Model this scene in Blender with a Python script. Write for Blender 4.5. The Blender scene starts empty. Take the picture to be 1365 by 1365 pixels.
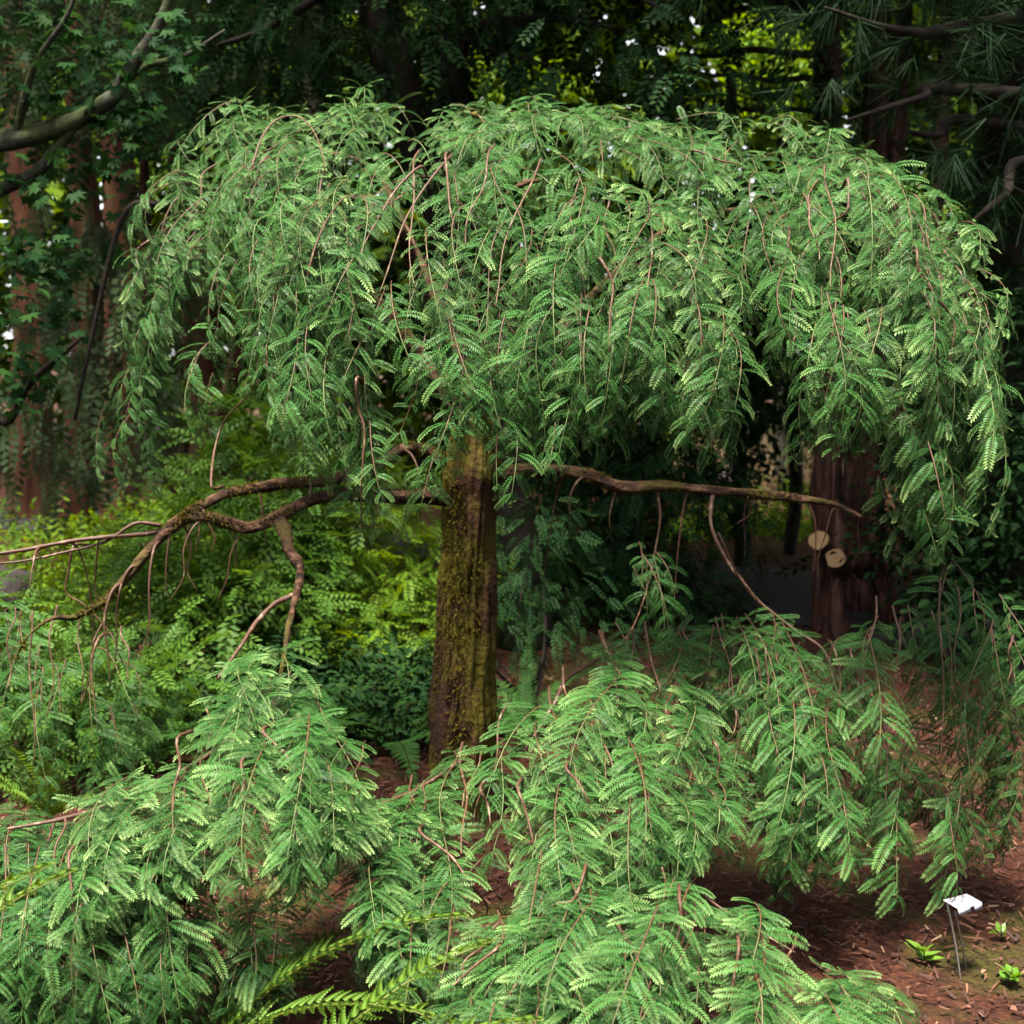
import bpy, math, random
import numpy as np
from mathutils import Vector, Matrix, noise as mnoise

SC = bpy.context.scene
COL = SC.collection
R = math.radians
rng = np.random.default_rng(7)
random.seed(7)

# ---------------------------------------------------------------- camera
CAM_H, PITCH, F_PX, CXY = 1.5, R(7.4), 1775.0, 682.5
cam_d = bpy.data.cameras.new('camera')
cam_d.sensor_width = 36.0
cam_d.lens = 36.0 * F_PX / 1365.0
cam_d.clip_start, cam_d.clip_end = 0.05, 400
cam_d.dof.use_dof = True
cam_d.dof.focus_distance = 2.85
cam_d.dof.aperture_fstop = 5.0
cam = bpy.data.objects.new('camera', cam_d); COL.objects.link(cam)
cam.location = (0, 0, CAM_H)
cam.rotation_euler = (R(90) - PITCH, 0, 0)
SC.camera = cam

# ---------------------------------------------------------------- world, sun, exposure
SUN_EL, SUN_AZ = R(73), R(208)          # azimuth clockwise from +Y: high, behind the camera, a little to the left
w = bpy.data.worlds.new('World'); SC.world = w; w.use_nodes = True
nt = w.node_tree; nt.nodes.clear()
sky = nt.nodes.new('ShaderNodeTexSky'); sky.sky_type = 'NISHITA'; sky.sun_disc = False
sky.sun_elevation = SUN_EL; sky.sun_rotation = SUN_AZ
sky.air_density = 1.0; sky.dust_density = 1.0; sky.ozone_density = 1.0
hs = nt.nodes.new('ShaderNodeHueSaturation'); hs.inputs['Saturation'].default_value = 0.2
bg = nt.nodes.new('ShaderNodeBackground'); bg.inputs['Strength'].default_value = 0.05
wo = nt.nodes.new('ShaderNodeOutputWorld')
nt.links.new(sky.outputs[0], hs.inputs['Color']); nt.links.new(hs.outputs[0], bg.inputs[0]); nt.links.new(bg.outputs[0], wo.inputs[0])
sun_d = bpy.data.lights.new('sun', 'SUN'); sun_d.energy = 1.5; sun_d.angle = R(10); sun_d.color = (1.0, 0.93, 0.80)
sun = bpy.data.objects.new('sun', sun_d); COL.objects.link(sun)
sdir = Vector((math.sin(SUN_AZ) * math.cos(SUN_EL), math.cos(SUN_AZ) * math.cos(SUN_EL), math.sin(SUN_EL)))
sun.rotation_euler = (-sdir).to_track_quat('-Z', 'Y').to_euler()
sun.location = sdir * 20
vs = SC.view_settings
vs.view_transform = 'Standard'; vs.look = 'None'; vs.exposure = 3.4; vs.gamma = 1.0; vs.use_curve_mapping = False
cy = SC.cycles
cy.max_bounces = 3; cy.diffuse_bounces = 0; cy.glossy_bounces = 1; cy.transmission_bounces = 2; cy.transparent_max_bounces = 4
cy.use_denoising = True; cy.adaptive_threshold = .02
cy.caustics_reflective = False; cy.caustics_refractive = False

# ---------------------------------------------------------------- helpers
def at(px, py, Y):
    x = (px - CXY) / F_PX; y = -(py - CXY) / F_PX
    c, s = math.cos(PITCH), math.sin(PITCH)
    d = np.array([x, c + y * s, -s + y * c])
    return np.array([0, 0, CAM_H]) + d * (Y / d[1])

def project(P):
    P = np.asarray(P, float) - np.array([0, 0, CAM_H])
    c, s = math.cos(PITCH), math.sin(PITCH)
    f = P[..., 1] * c - P[..., 2] * s
    u = P[..., 1] * s + P[..., 2] * c
    return CXY + F_PX * P[..., 0] / f, CXY - F_PX * u / f, f

def unit(a):
    a = np.asarray(a, float)
    return a / np.maximum(np.linalg.norm(a, axis=-1, keepdims=True), 1e-9)

def make_mesh(name, V, quads=None, tris=None, mat=None, col=None, smooth=False):
    me = bpy.data.meshes.new(name)
    V = np.ascontiguousarray(V, np.float32)
    me.vertices.add(len(V)); me.vertices.foreach_set('co', V.ravel())
    loops, starts, n = [], [], 0
    if quads is not None and len(quads):
        q = np.asarray(quads, np.int32); loops.append(q.ravel()); starts.append(n + 4 * np.arange(len(q))); n += 4 * len(q)
    if tris is not None and len(tris):
        t = np.asarray(tris, np.int32); loops.append(t.ravel()); starts.append(n + 3 * np.arange(len(t))); n += 3 * len(t)
    L = np.concatenate(loops); S = np.concatenate(starts)
    me.loops.add(len(L)); me.loops.foreach_set('vertex_index', L.astype(np.int32))
    me.polygons.add(len(S)); me.polygons.foreach_set('loop_start', S.astype(np.int32))
    me.update(calc_edges=True); me.validate()
    if smooth:
        me.polygons.foreach_set('use_smooth', np.ones(len(me.polygons), bool))
    if col is not None:
        a = me.attributes.new('col', 'FLOAT_COLOR', 'POINT')
        a.data.foreach_set('color', np.ascontiguousarray(col, np.float32).ravel())
    if mat: me.materials.append(mat)
    return me

def link(name, me, parent=None, kind=None, label=None, cat=None, group=None):
    o = bpy.data.objects.new(name, me); COL.objects.link(o)
    if parent is not None:
        o.parent = parent
        o.matrix_parent_inverse = Matrix.Translation(parent_world(parent)).inverted()
    if kind: o['kind'] = kind
    if label: o['label'] = label
    if cat: o['category'] = cat
    if group: o['group'] = group
    return o

def parent_world(p):
    v = Vector(p.location)
    return v            # only translated empties are used as parents of world-space meshes

def thing(name, label, cat, loc, group=None):
    o = bpy.data.objects.new(name, None); COL.objects.link(o)
    o.location = Vector([float(c) for c in loc]); o.empty_display_size = 0.1
    o['label'] = label; o['category'] = cat
    if group: o['group'] = group
    return o

def catmull(P, n=6):
    P = np.asarray(P, float)
    Q = np.vstack([2 * P[0] - P[1], P, 2 * P[-1] - P[-2]])
    out = []
    for i in range(1, len(Q) - 2):
        a, b, c, d = Q[i - 1], Q[i], Q[i + 1], Q[i + 2]
        for t in np.linspace(0, 1, n, endpoint=False):
            out.append(0.5 * ((2 * b) + (c - a) * t + (2 * a - 5 * b + 4 * c - d) * t * t + (3 * b - a - 3 * c + d) * t ** 3))
    out.append(P[-1])
    return np.array(out)

def tube(P, rad, sides=6, rough=0.0, seed=0.0, cap=True, ridges=0):
    """tapered tube along P; returns verts, quads, tris"""
    P = np.asarray(P, float); K = len(P)
    rad = np.broadcast_to(np.asarray(rad, float), (K,))
    T = unit(np.gradient(P, axis=0))
    ref = np.array([0, 0, 1.0]) if abs(T[0][2]) < 0.9 else np.array([1.0, 0, 0])
    N = np.zeros((K, 3)); n = unit(ref - T[0] * ref.dot(T[0])); N[0] = n
    for i in range(1, K):
        n = n - T[i] * n.dot(T[i]); n = n / max(np.linalg.norm(n), 1e-9); N[i] = n
    B = np.cross(T, N)
    a = np.linspace(0, 2 * np.pi, sides, endpoint=False)
    rr = np.repeat(rad[:, None], sides, 1)
    if rough or ridges:
        s = np.concatenate([[0], np.cumsum(np.linalg.norm(np.diff(P, axis=0), axis=1))])
        m = np.zeros((K, sides))
        for i in range(K):
            for j in range(sides):
                c, d = math.cos(a[j]), math.sin(a[j])
                v = 0
                if rough: v += rough * mnoise.noise(Vector((c * 1.3 + seed, d * 1.3, s[i] / max(rad[0], .004) * .45))) + .4 * rough * mnoise.noise(Vector((c * 4 + seed, d * 4, s[i] / max(rad[0], .004) * 1.3)))
                if ridges: v += ridges * (abs(mnoise.noise(Vector((c * 4.5 + seed, d * 4.5, s[i] * 2.2)))) * 2 - .6 + .6 * mnoise.noise(Vector((c * 11, d * 11 + seed, s[i] * 5))))
                m[i, j] = v
        rr = rr * (1 + m)
    V = P[:, None, :] + rr[..., None] * (np.cos(a)[None, :, None] * N[:, None, :] + np.sin(a)[None, :, None] * B[:, None, :])
    V = V.reshape(-1, 3)
    i = np.arange(K - 1)[:, None] * sides; j = np.arange(sides)[None, :]; j2 = (j + 1) % sides
    q = np.stack([i + j, i + j2, i + sides + j2, i + sides + j], -1).reshape(-1, 4)
    t = np.zeros((0, 3), int)
    if cap:
        V = np.vstack([V, P[0], P[-1]]); c0, c1 = K * sides, K * sides + 1
        jj = np.arange(sides); e = (K - 1) * sides
        t = np.vstack([np.stack([np.full(sides, c0), (jj + 1) % sides, jj], -1), np.stack([np.full(sides, c1), e + jj, e + (jj + 1) % sides], -1)])
    return V, q, t

class Batch:
    def __init__(s): s.V, s.Q, s.T, s.C, s.n = [], [], [], [], 0
    def add(s, V, q=None, t=None, col=None):
        s.V.append(V)
        if q is not None and len(q): s.Q.append(np.asarray(q) + s.n)
        if t is not None and len(t): s.T.append(np.asarray(t) + s.n)
        s.C.append(np.broadcast_to(np.asarray(col if col is not None else (0, 0, 0, 1), float), (len(V), 4)))
        s.n += len(V)
    def mesh(s, name, mat, smooth=False):
        return make_mesh(name, np.vstack(s.V), np.vstack(s.Q) if s.Q else None, np.vstack(s.T) if s.T else None, mat, np.vstack(s.C), smooth)

def inst(T, P, D, U, L, W, B):
    """place template T (n,3) at N spots, bent by B radians away from U; returns (N*n,3)"""
    D = unit(D); U = U - D * (U * D).sum(-1, keepdims=True); U = unit(U); S = np.cross(U, D)
    B = np.where(np.abs(B) < 1e-3, 1e-3, B)[:, None]
    x = T[None, :, 0]; th = B * x
    L = L[:, None]; W = W[:, None]
    zl = T[None, :, 2] * W
    X = L * np.sin(th) / B + zl * np.sin(th)
    Z = -L * (1 - np.cos(th)) / B + zl * np.cos(th)
    Yv = T[None, :, 1] * W
    V = P[:, None, :] + X[..., None] * D[:, None, :] + Yv[..., None] * S[:, None, :] + Z[..., None] * U[:, None, :]
    return V.reshape(-1, 3)

def inst_faces(F, n, N):
    return (F[None] + (np.arange(N) * n)[:, None, None]).reshape(-1, F.shape[1])

# ---------------------------------------------------------------- templates
def feather(nl, ratio, w, r, slant=0.36, tube_r=0.03, jit=1.0):
    """two-ranked spray along +X, x in 0..1, y and z in units of leaflet length; ratio = leaflet length / spray length"""
    V, Q, C = [], [], []
    for i in range(nl):
        s = (i + .5) / nl
        x0 = .05 + .92 * s
        ln = min(1, .5 + 2.4 * s) * (1 - .5 * s ** 6)
        for sd in (-1, 1):
            l = ln * (1 + jit * r.uniform(-.07, .07)); sl = slant + .6 * s ** 5 + jit * r.uniform(-.06, .06)
            dx, dy = sl * l * ratio, l * .93
            z1 = .05 + jit * r.uniform(-.03, .04); z2 = -.04 + jit * r.uniform(-.09, .06); tw = jit * r.uniform(-.035, .035)
            xb = x0 + (.45 / nl if sd > 0 else 0)
            b = len(V); ww = w * ratio
            V += [(xb, 0.01 * sd, 0), (xb + dx * .6 - ww, sd * dy * .62, z1 + tw), (xb + dx, sd * dy, z2), (xb + dx * .6 + ww, sd * dy * .56, z1 - tw)]
            Q.append((b, b + 1, b + 2, b + 3) if sd < 0 else (b, b + 3, b + 2, b + 1))
            e = min(1, s * .85 + .05)
            C += [(e, 0, 0, 0), (e + .02, 0, 0, 0), (min(1, e + .15), 0, 0, 0), (e + .04, 0, 0, 0)]
    xs = [0, .5, .97]
    b = len(V)
    for k, x in enumerate(xs):
        rr = tube_r * (1 - .3 * k)
        for j in range(3):
            a = j * 2.0944 + .5
            V.append((x, rr * math.cos(a), rr * math.sin(a))); C.append((x * .5, 0, 0, 1))
    for k in range(2):
        for j in range(3):
            Q.append((b + k * 3 + j, b + k * 3 + (j + 1) % 3, b + k * 3 + 3 + (j + 1) % 3, b + k * 3 + 3 + j))
    return np.array(V, float), np.array(Q), np.array(C, float)

tr = np.random.default_rng(3)
SPRAY_IN = [feather(9, .15, .26, tr) for _ in range(3)]
SPRAY = [feather(18, .15, .155, tr) for _ in range(5)]
SPRAY_UP = [feather(13, .15, .215, tr) for _ in range(5)]
COARSE = [feather(6, .26, .24, tr) for _ in range(3)]

def rhomb(r):
    V = np.array([(0, 0, 0), (.38, .26, .06), (1, 0, -.08), (.38, -.26, .06), (.72, .17, 0), (.72, -.17, 0)], float)
    V[:, 1:] *= r.uniform(.8, 1.25)
    T = np.array([(0, 1, 4), (0, 4, 2), (0, 2, 5), (0, 5, 3)])
    return V, T
LEAF = [rhomb(tr) for _ in range(3)]
LEAF2 = [(np.array([(0, 0, 0), (.45, .3 * k, .07), (1, 0, -.05), (.45, -.3 * k, .07)]), np.array([(0, 1, 2), (0, 2, 3)])) for k in (.8, 1.0, 1.3)]

def palmate():
    pts = []
    lob = [(-115, .55), (-72, .80), (-34, .93), (0, 1.0), (34, .93), (72, .80), (115, .55)]
    pts.append((0, 0))
    for i, (a, l) in enumerate(lob):
        if i: pts.append((.5 * math.cos(R((lob[i - 1][0] + a) / 2)), .5 * math.sin(R((lob[i - 1][0] + a) / 2))))
        for da, k in ((-9, .72), (0, 1), (9, .72)):
            pts.append((l * k * math.cos(R(a + da)), l * k * math.sin(R(a + da))))
    V = np.array([(.35 + .65 * x if False else .3 + .7 * x, .7 * y, -.10 * (x * x + y * y) + .03 * math.sin(9 * y)) for x, y in pts])
    stalk = np.array([(-.35, .012, -.05), (-.35, -.012, -.05), (.3, -.012, 0), (.3, .012, 0)])
    n = len(V)
    T = np.array([(0, i, i + 1) for i in range(1, n - 1)])
    T = np.vstack([T, [(n, n + 1, n + 2), (n, n + 2, n + 3)]])
    return np.vstack([V, stalk]), T
MAPLE = palmate()

def tuft(r, n=26):
    V, Q = [], []
    for i in range(n):
        a = r.uniform(0, 6.283); c = r.uniform(.1, 1.0); s = r.uniform(0, .25)
        d = np.array([math.cos(c), math.sin(c) * math.cos(a), math.sin(c) * math.sin(a)]); l = r.uniform(.7, 1)
        p = np.cross(d, r.normal(size=3)); p = p / np.linalg.norm(p) * .010
        o = np.array([s, 0, 0]); e = o + d * l - np.array([0, 0, .12 * l])
        b = len(V); V += [o - p, o + p, e + p * .4, e - p * .4]; Q.append((b, b + 1, b + 2, b + 3))
    return np.array(V, float), np.array(Q)
TUFT = [tuft(tr) for _ in range(4)]

# ---------------------------------------------------------------- materials
def mat_base(name):
    m = bpy.data.materials.new(name); m.use_nodes = True
    nt = m.node_tree; b = nt.nodes['Principled BSDF']
    return m, nt, b

def mix_rgb(nt, fac, a, b):
    n = nt.nodes.new('ShaderNodeMix'); n.data_type = 'RGBA'
    for s, v in ((n.inputs[0], fac), (n.inputs[6], a), (n.inputs[7], b)):
        if hasattr(v, 'is_output'): nt.links.new(v, s)
        elif isinstance(v, (int, float)): s.default_value = v
        else: s.default_value = (*v, 1)
    return n.outputs[2]

def math_n(nt, op, a, b=0.0):
    n = nt.nodes.new('ShaderNodeMath'); n.operation = op
    for s, v in ((n.inputs[0], a), (n.inputs[1], b)):
        if hasattr(v, 'is_output'): nt.links.new(v, s)
        else: s.default_value = v
    return n.outputs[0]

def noise_n(nt, scale, detail=3, coord='Object', rough=.55, stretch=None):
    tc = nt.nodes.new('ShaderNodeTexCoord'); n = nt.nodes.new('ShaderNodeTexNoise')
    n.inputs['Scale'].default_value = scale; n.inputs['Detail'].default_value = detail; n.inputs['Roughness'].default_value = rough
    src = tc.outputs[coord]
    if stretch:
        mp = nt.nodes.new('ShaderNodeMapping'); mp.inputs['Scale'].default_value = stretch
        nt.links.new(src, mp.inputs[0]); src = mp.outputs[0]
    nt.links.new(src, n.inputs['Vector'])
    return n.outputs['Fac']

def ramp(nt, fac, stops):
    n = nt.nodes.new('ShaderNodeValToRGB'); e = n.color_ramp.elements
    while len(e) > 1: e.remove(e[-1])
    e[0].position = stops[0][0]; e[0].color = (*stops[0][1], 1)
    for p, c in stops[1:]:
        k = e.new(p); k.color = (*c, 1)
    nt.links.new(fac, n.inputs[0])
    return n.outputs[0]

def leaf_mat(name, dark, light, tip=None, rachis=None, trans=.3, rough=.42, spec=.45):
    """col attribute: r = toward the growing tip, g = random per spray, b = young growth, a = rachis"""
    m, nt, b = mat_base(name)
    at_ = nt.nodes.new('ShaderNodeAttribute'); at_.attribute_name = 'col'
    sp = nt.nodes.new('ShaderNodeSeparateColor'); nt.links.new(at_.outputs['Color'], sp.inputs[0])
    c = mix_rgb(nt, sp.outputs[1], dark, light)
    if tip:
        f = math_n(nt, 'MULTIPLY', math_n(nt, 'POWER', sp.outputs[0], 3.6), sp.outputs[2])
        c = mix_rgb(nt, f, c, tip)
    if rachis: c = mix_rgb(nt, at_.outputs['Alpha'], c, rachis)
    nt.links.new(c, b.inputs['Base Color'])
    b.inputs['Roughness'].default_value = rough; b.inputs['Specular IOR Level'].default_value = spec
    t = nt.nodes.new('ShaderNodeBsdfTranslucent')
    hsn = nt.nodes.new('ShaderNodeHueSaturation'); hsn.inputs['Hue'].default_value = .475; hsn.inputs['Saturation'].default_value = 1.1; hsn.inputs['Value'].default_value = 1.35
    nt.links.new(c, hsn.inputs['Color']); nt.links.new(hsn.outputs[0], t.inputs[0])
    mx = nt.nodes.new('ShaderNodeMixShader'); mx.inputs[0].default_value = trans
    nt.links.new(b.outputs[0], mx.inputs[1]); nt.links.new(t.outputs[0], mx.inputs[2])
    nt.links.new(mx.outputs[0], nt.nodes['Material Output'].inputs[0])
    return m

def bark_mat(name, stops, scale=14, stretch=(1, 1, .18), bump=.6, moss=None, moss_lo=.5, dist=.02, rough=.85):
    m, nt, b = mat_base(name)
    n1 = noise_n(nt, scale, 6, stretch=stretch, rough=.65)
    c = ramp(nt, n1, stops)
    n2 = noise_n(nt, 60, 4)
    c = mix_rgb(nt, math_n(nt, 'MULTIPLY', n2, .35), c, tuple(x * .35 for x in stops[0][1]))
    if moss:
        n3 = noise_n(nt, 6, 5)
        f = ramp(nt, n3, [(moss_lo - .07, (0, 0, 0)), (moss_lo + .09, (1, 1, 1))])
        mc = ramp(nt, noise_n(nt, 45, 3), [(.3, tuple(x * .45 for x in moss)), (.7, moss)])
        c = mix_rgb(nt, f, c, mc)
    nt.links.new(c, b.inputs['Base Color']); b.inputs['Roughness'].default_value = rough; b.inputs['Specular IOR Level'].default_value = .25
    bp = nt.nodes.new('ShaderNodeBump'); bp.inputs['Strength'].default_value = bump; bp.inputs['Distance'].default_value = dist
    h = math_n(nt, 'ADD', n1, math_n(nt, 'MULTIPLY', n2, .4))
    nt.links.new(h, bp.inputs['Height']); nt.links.new(bp.outputs[0], b.inputs['Normal'])
    return m

M_SPRAY = leaf_mat('redwood_needle', (.005, .032, .007), (.046, .138, .030), tip=(.38, .53, .19), rachis=(.17, .23, .05), trans=.10, spec=.10, rough=.45)
M_CON = leaf_mat('dark_conifer_needle', (.007, .026, .010), (.018, .050, .014), tip=(.03, .07, .018), rachis=(.04, .05, .02), trans=.25, spec=.05, rough=.6)
M_PALE = leaf_mat('grey_green_weeping_needle', (.04, .07, .032), (.075, .115, .05), tip=(.09, .13, .05), rachis=(.08, .08, .04), trans=.3, spec=.08, rough=.6)
M_PINE = leaf_mat('pine_needle', (.007, .022, .009), (.018, .042, .014), trans=.12, spec=.08, rough=.55)
M_MAPLE = leaf_mat('maple_leaf', (.010, .040, .012), (.026, .075, .016), trans=.35, spec=.08, rough=.55)
M_LIME = leaf_mat('light_painted_leaf', (.08, .19, .012), (.21, .35, .025), trans=.45, spec=.2, rough=.55)  # light from canopy gaps is put into this paler leaf colour
M_MID = leaf_mat('shrub_leaf', (.035, .105, .014), (.10, .20, .022), trans=.4, spec=.2, rough=.55)
M_DARK = leaf_mat('evergreen_leaf', (.008, .025, .009), (.018, .05, .012), trans=.12, spec=.05, rough=.6)
M_WOOD = leaf_mat('far_leaf', (.008, .030, .005), (.15, .25, .018), trans=.42, spec=.05, rough=.6)  # light end raised so the colour itself gives sunlit glimmers
M_FERN = leaf_mat('lady_fern', (.09, .20, .018), (.17, .30, .028), tip=(.26, .38, .05), rachis=(.25, .28, .06), trans=.4)
M_SWORD = leaf_mat('sword_fern', (.018, .06, .012), (.04, .10, .02), rachis=(.06, .06, .02), trans=.25, spec=.08, rough=.55)
M_WEED = leaf_mat('weed_leaf', (.10, .24, .02), (.2, .34, .05), trans=.4)
M_GRASS = leaf_mat('dry_grass', (.22, .17, .09), (.35, .27, .15), trans=.35)

M_TRUNK = bark_mat('mossy_bark', [(.3, (.018, .009, .006)), (.5, (.075, .03, .016)), (.72, (.13, .058, .03))], scale=11, moss=(.13, .105, .009), moss_lo=.44, bump=1.0)
M_LIMB = bark_mat('limb_bark', [(.36, (.012, .006, .004)), (.5, (.07, .032, .018)), (.64, (.20, .105, .06))], scale=38, stretch=(.45, 1, 1), moss=(.09, .08, .008), moss_lo=.57, bump=1.0)
M_RED = bark_mat('red_fibrous_bark', [(.37, (.010, .005, .004)), (.5, (.12, .05, .035)), (.63, (.32, .16, .115))], scale=17, stretch=(1, 1, .07), bump=1.0, dist=.05)
M_GREY = bark_mat('grey_lichen_bark', [(.3, (.015, .015, .011)), (.5, (.05, .05, .034)), (.72, (.12, .12, .085))], scale=20, stretch=(1, 1, 1), bump=.4, moss=(.06, .075, .02), moss_lo=.55)
M_BLACK = bark_mat('dark_bark', [(.3, (.006, .005, .004)), (.5, (.02, .014, .010)), (.75, (.05, .034, .024))], scale=14)  # near-black to dark brown bark tones
M_ORANGE = bark_mat('peeling_orange_bark', [(.3, (.05, .018, .012)), (.48, (.22, .085, .045)), (.6, (.16, .12, .05)), (.72, (.42, .27, .13))], scale=9, stretch=(1, 1, .14), bump=.8, dist=.03)

def twig_mat():
    m, nt, b = mat_base('twig')
    a = nt.nodes.new('ShaderNodeAttribute'); a.attribute_name = 'col'
    sp = nt.nodes.new('ShaderNodeSeparateColor'); nt.links.new(a.outputs['Color'], sp.inputs[0])
    c = ramp(nt, sp.outputs[0], [(.0, (.15, .24, .07)), (.35, (.15, .15, .055)), (.6, (.13, .062, .026)), (1, (.085, .034, .017))])
    n = noise_n(nt, 90, 3)
    c = mix_rgb(nt, math_n(nt, 'MULTIPLY', n, .45), c, (.03, .012, .008))
    pale = ramp(nt, noise_n(nt, 38, 4), [(.57, (0, 0, 0)), (.66, (1, 1, 1))])
    c = mix_rgb(nt, math_n(nt, 'MULTIPLY', math_n(nt, 'MULTIPLY', pale, sp.outputs[1]), .6), c, (.30, .20, .13))
    nt.links.new(c, b.inputs['Base Color']); b.inputs['Roughness'].default_value = .6
    bp = nt.nodes.new('ShaderNodeBump'); bp.inputs['Strength'].default_value = .5; bp.inputs['Distance'].default_value = .003
    nt.links.new(n, bp.inputs['Height']); nt.links.new(bp.outputs[0], b.inputs['Normal'])
    return m
M_TWIG = twig_mat()

def ground_mat():
    m, nt, b = mat_base('redwood_mulch')
    fine = noise_n(nt, 55, 8, rough=.7); mid = noise_n(nt, 7, 5)
    c = ramp(nt, fine, [(.3, (.010, .004, .003)), (.45, (.04, .012, .006)), (.58, (.10, .032, .015)), (.72, (.19, .08, .042))])
    c = mix_rgb(nt, math_n(nt, 'MULTIPLY', mid, .5), c, (.030, .012, .009))
    f = ramp(nt, noise_n(nt, 2.4, 6), [(.50, (0, 0, 0)), (.60, (1, 1, 1))])
    mossc = ramp(nt, noise_n(nt, 80, 4), [(.35, (.018, .02, .004)), (.65, (.075, .075, .010))])
    c = mix_rgb(nt, math_n(nt, 'MULTIPLY', f, .75), c, mossc)
    nt.links.new(c, b.inputs['Base Color']); b.inputs['Roughness'].default_value = .9; b.inputs['Specular IOR Level'].default_value = .2
    bp = nt.nodes.new('ShaderNodeBump'); bp.inputs['Strength'].default_value = .9; bp.inputs['Distance'].default_value = .02
    nt.links.new(fine, bp.inputs['Height']); nt.links.new(bp.outputs[0], b.inputs['Normal'])
    return m
M_GROUND = ground_mat()

def plain(name, c1, c2, scale=30, rough=.7, bump=.2, metal=0.0, dist=.005):
    m, nt, b = mat_base(name)
    n = noise_n(nt, scale, 5)
    nt.links.new(ramp(nt, n, [(.3, c1), (.7, c2)]), b.inputs['Base Color'])
    b.inputs['Roughness'].default_value = rough; b.inputs['Metallic'].default_value = metal
    bp = nt.nodes.new('ShaderNodeBump'); bp.inputs['Strength'].default_value = bump; bp.inputs['Distance'].default_value = dist
    nt.links.new(n, bp.inputs['Height']); nt.links.new(bp.outputs[0], b.inputs['Normal'])
    return m
M_PATH = plain('path_grit', (.016, .012, .014), (.038, .029, .032), 90, .9, .4)
M_PLATE = plain('white_label_plate', (.42, .40, .47), (.55, .53, .60), 18, .35, .02)
M_WIRE = plain('galvanised_wire', (.30, .29, .27), (.45, .44, .42), 60, .45, .1, .7)
M_STONE = plain('lilac_grey_stone', (.025, .018, .018), (.07, .052, .052), 12, .85, .6, dist=.03)

def litter_mat():
    m, nt, b = mat_base('fallen_needles')
    a = nt.nodes.new('ShaderNodeAttribute'); a.attribute_name = 'col'
    sp = nt.nodes.new('ShaderNodeSeparateColor'); nt.links.new(a.outputs['Color'], sp.inputs[0])
    c = ramp(nt, sp.outputs[0], [(0, (.02, .008, .006)), (.4, (.05, .015, .008)), (.75, (.10, .032, .016)), (.94, (.16, .075, .04)), (1, (.28, .18, .11))])
    nt.links.new(c, b.inputs['Base Color']); b.inputs['Roughness'].default_value = .8
    return m
M_LITTER = litter_mat()

def cut_mat():
    m, nt, b = mat_base('fresh_cut_wood')
    tc = nt.nodes.new('ShaderNodeTexCoord'); wv = nt.nodes.new('ShaderNodeTexWave'); wv.wave_type = 'RINGS'; wv.rings_direction = 'SPHERICAL'
    wv.inputs['Scale'].default_value = 28; wv.inputs['Distortion'].default_value = 2.5
    nt.links.new(tc.outputs['Object'], wv.inputs['Vector'])
    nt.links.new(ramp(nt, wv.outputs['Fac'], [(0, (.27, .15, .06)), (1, (.50, .32, .15))]), b.inputs['Base Color'])
    b.inputs['Roughness'].default_value = .75
    return m
M_CUT = cut_mat()

# ---------------------------------------------------------------- ground, path
def gz(x, y):
    return .05 * mnoise.noise(Vector((x * .45, y * .45, 0))) + .018 * mnoise.noise(Vector((x * 1.9, y * 1.9, 3)))

def axis(lo, hi, a, b, fine, coarse):
    v = list(np.arange(lo, a, coarse)) + list(np.arange(a, b, fine)) + list(np.arange(b, hi + coarse, coarse))
    return np.array(v)
gx = axis(-80, 80, -5, 5, .08, 5); gy = axis(-60, 120, .5, 11, .08, 5)
XX, YY = np.meshgrid(gx, gy)
ZZ = np.array([[gz(x, y) for x in gx] for y in gy])
nX, nY = len(gx), len(gy)
ii = (np.arange(nY - 1)[:, None] * nX + np.arange(nX - 1)[None]).ravel()
me = make_mesh('ground', np.stack([XX, YY, ZZ], -1).reshape(-1, 3), np.stack([ii, ii + 1, ii + nX + 1, ii + nX], -1), None, M_GROUND, smooth=True)
link('ground', me, kind='structure', label='red-brown bark mulch ground with moss patches', cat='ground')

pc = catmull([(9, 4.2, 0), (5, 5.0, 0), (3.1, 5.9, 0), (2.2, 7.0, 0), (1.2, 8.2, 0), (-.5, 9.6, 0), (-4, 11, 0), (-9, 11.8, 0)], 10)
pt = unit(np.gradient(pc, axis=0)); pn = np.stack([-pt[:, 1], pt[:, 0], 0 * pt[:, 0]], -1)
Vp = []
for c, n in zip(pc, pn):
    for k in np.linspace(-.65, .65, 9):
        p = c + n * k; Vp.append((p[0], p[1], gz(p[0], p[1]) + .012 + .012 * (1 - (k / .65) ** 2)))
i0 = (np.arange(len(pc) - 1)[:, None] * 9 + np.arange(8)[None]).ravel()
link('path', make_mesh('path', np.array(Vp), np.stack([i0, i0 + 9, i0 + 10, i0 + 1], -1), None, M_PATH, smooth=True), kind='structure', label='grey gritty path curving behind the red trunks', cat='path')

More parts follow.
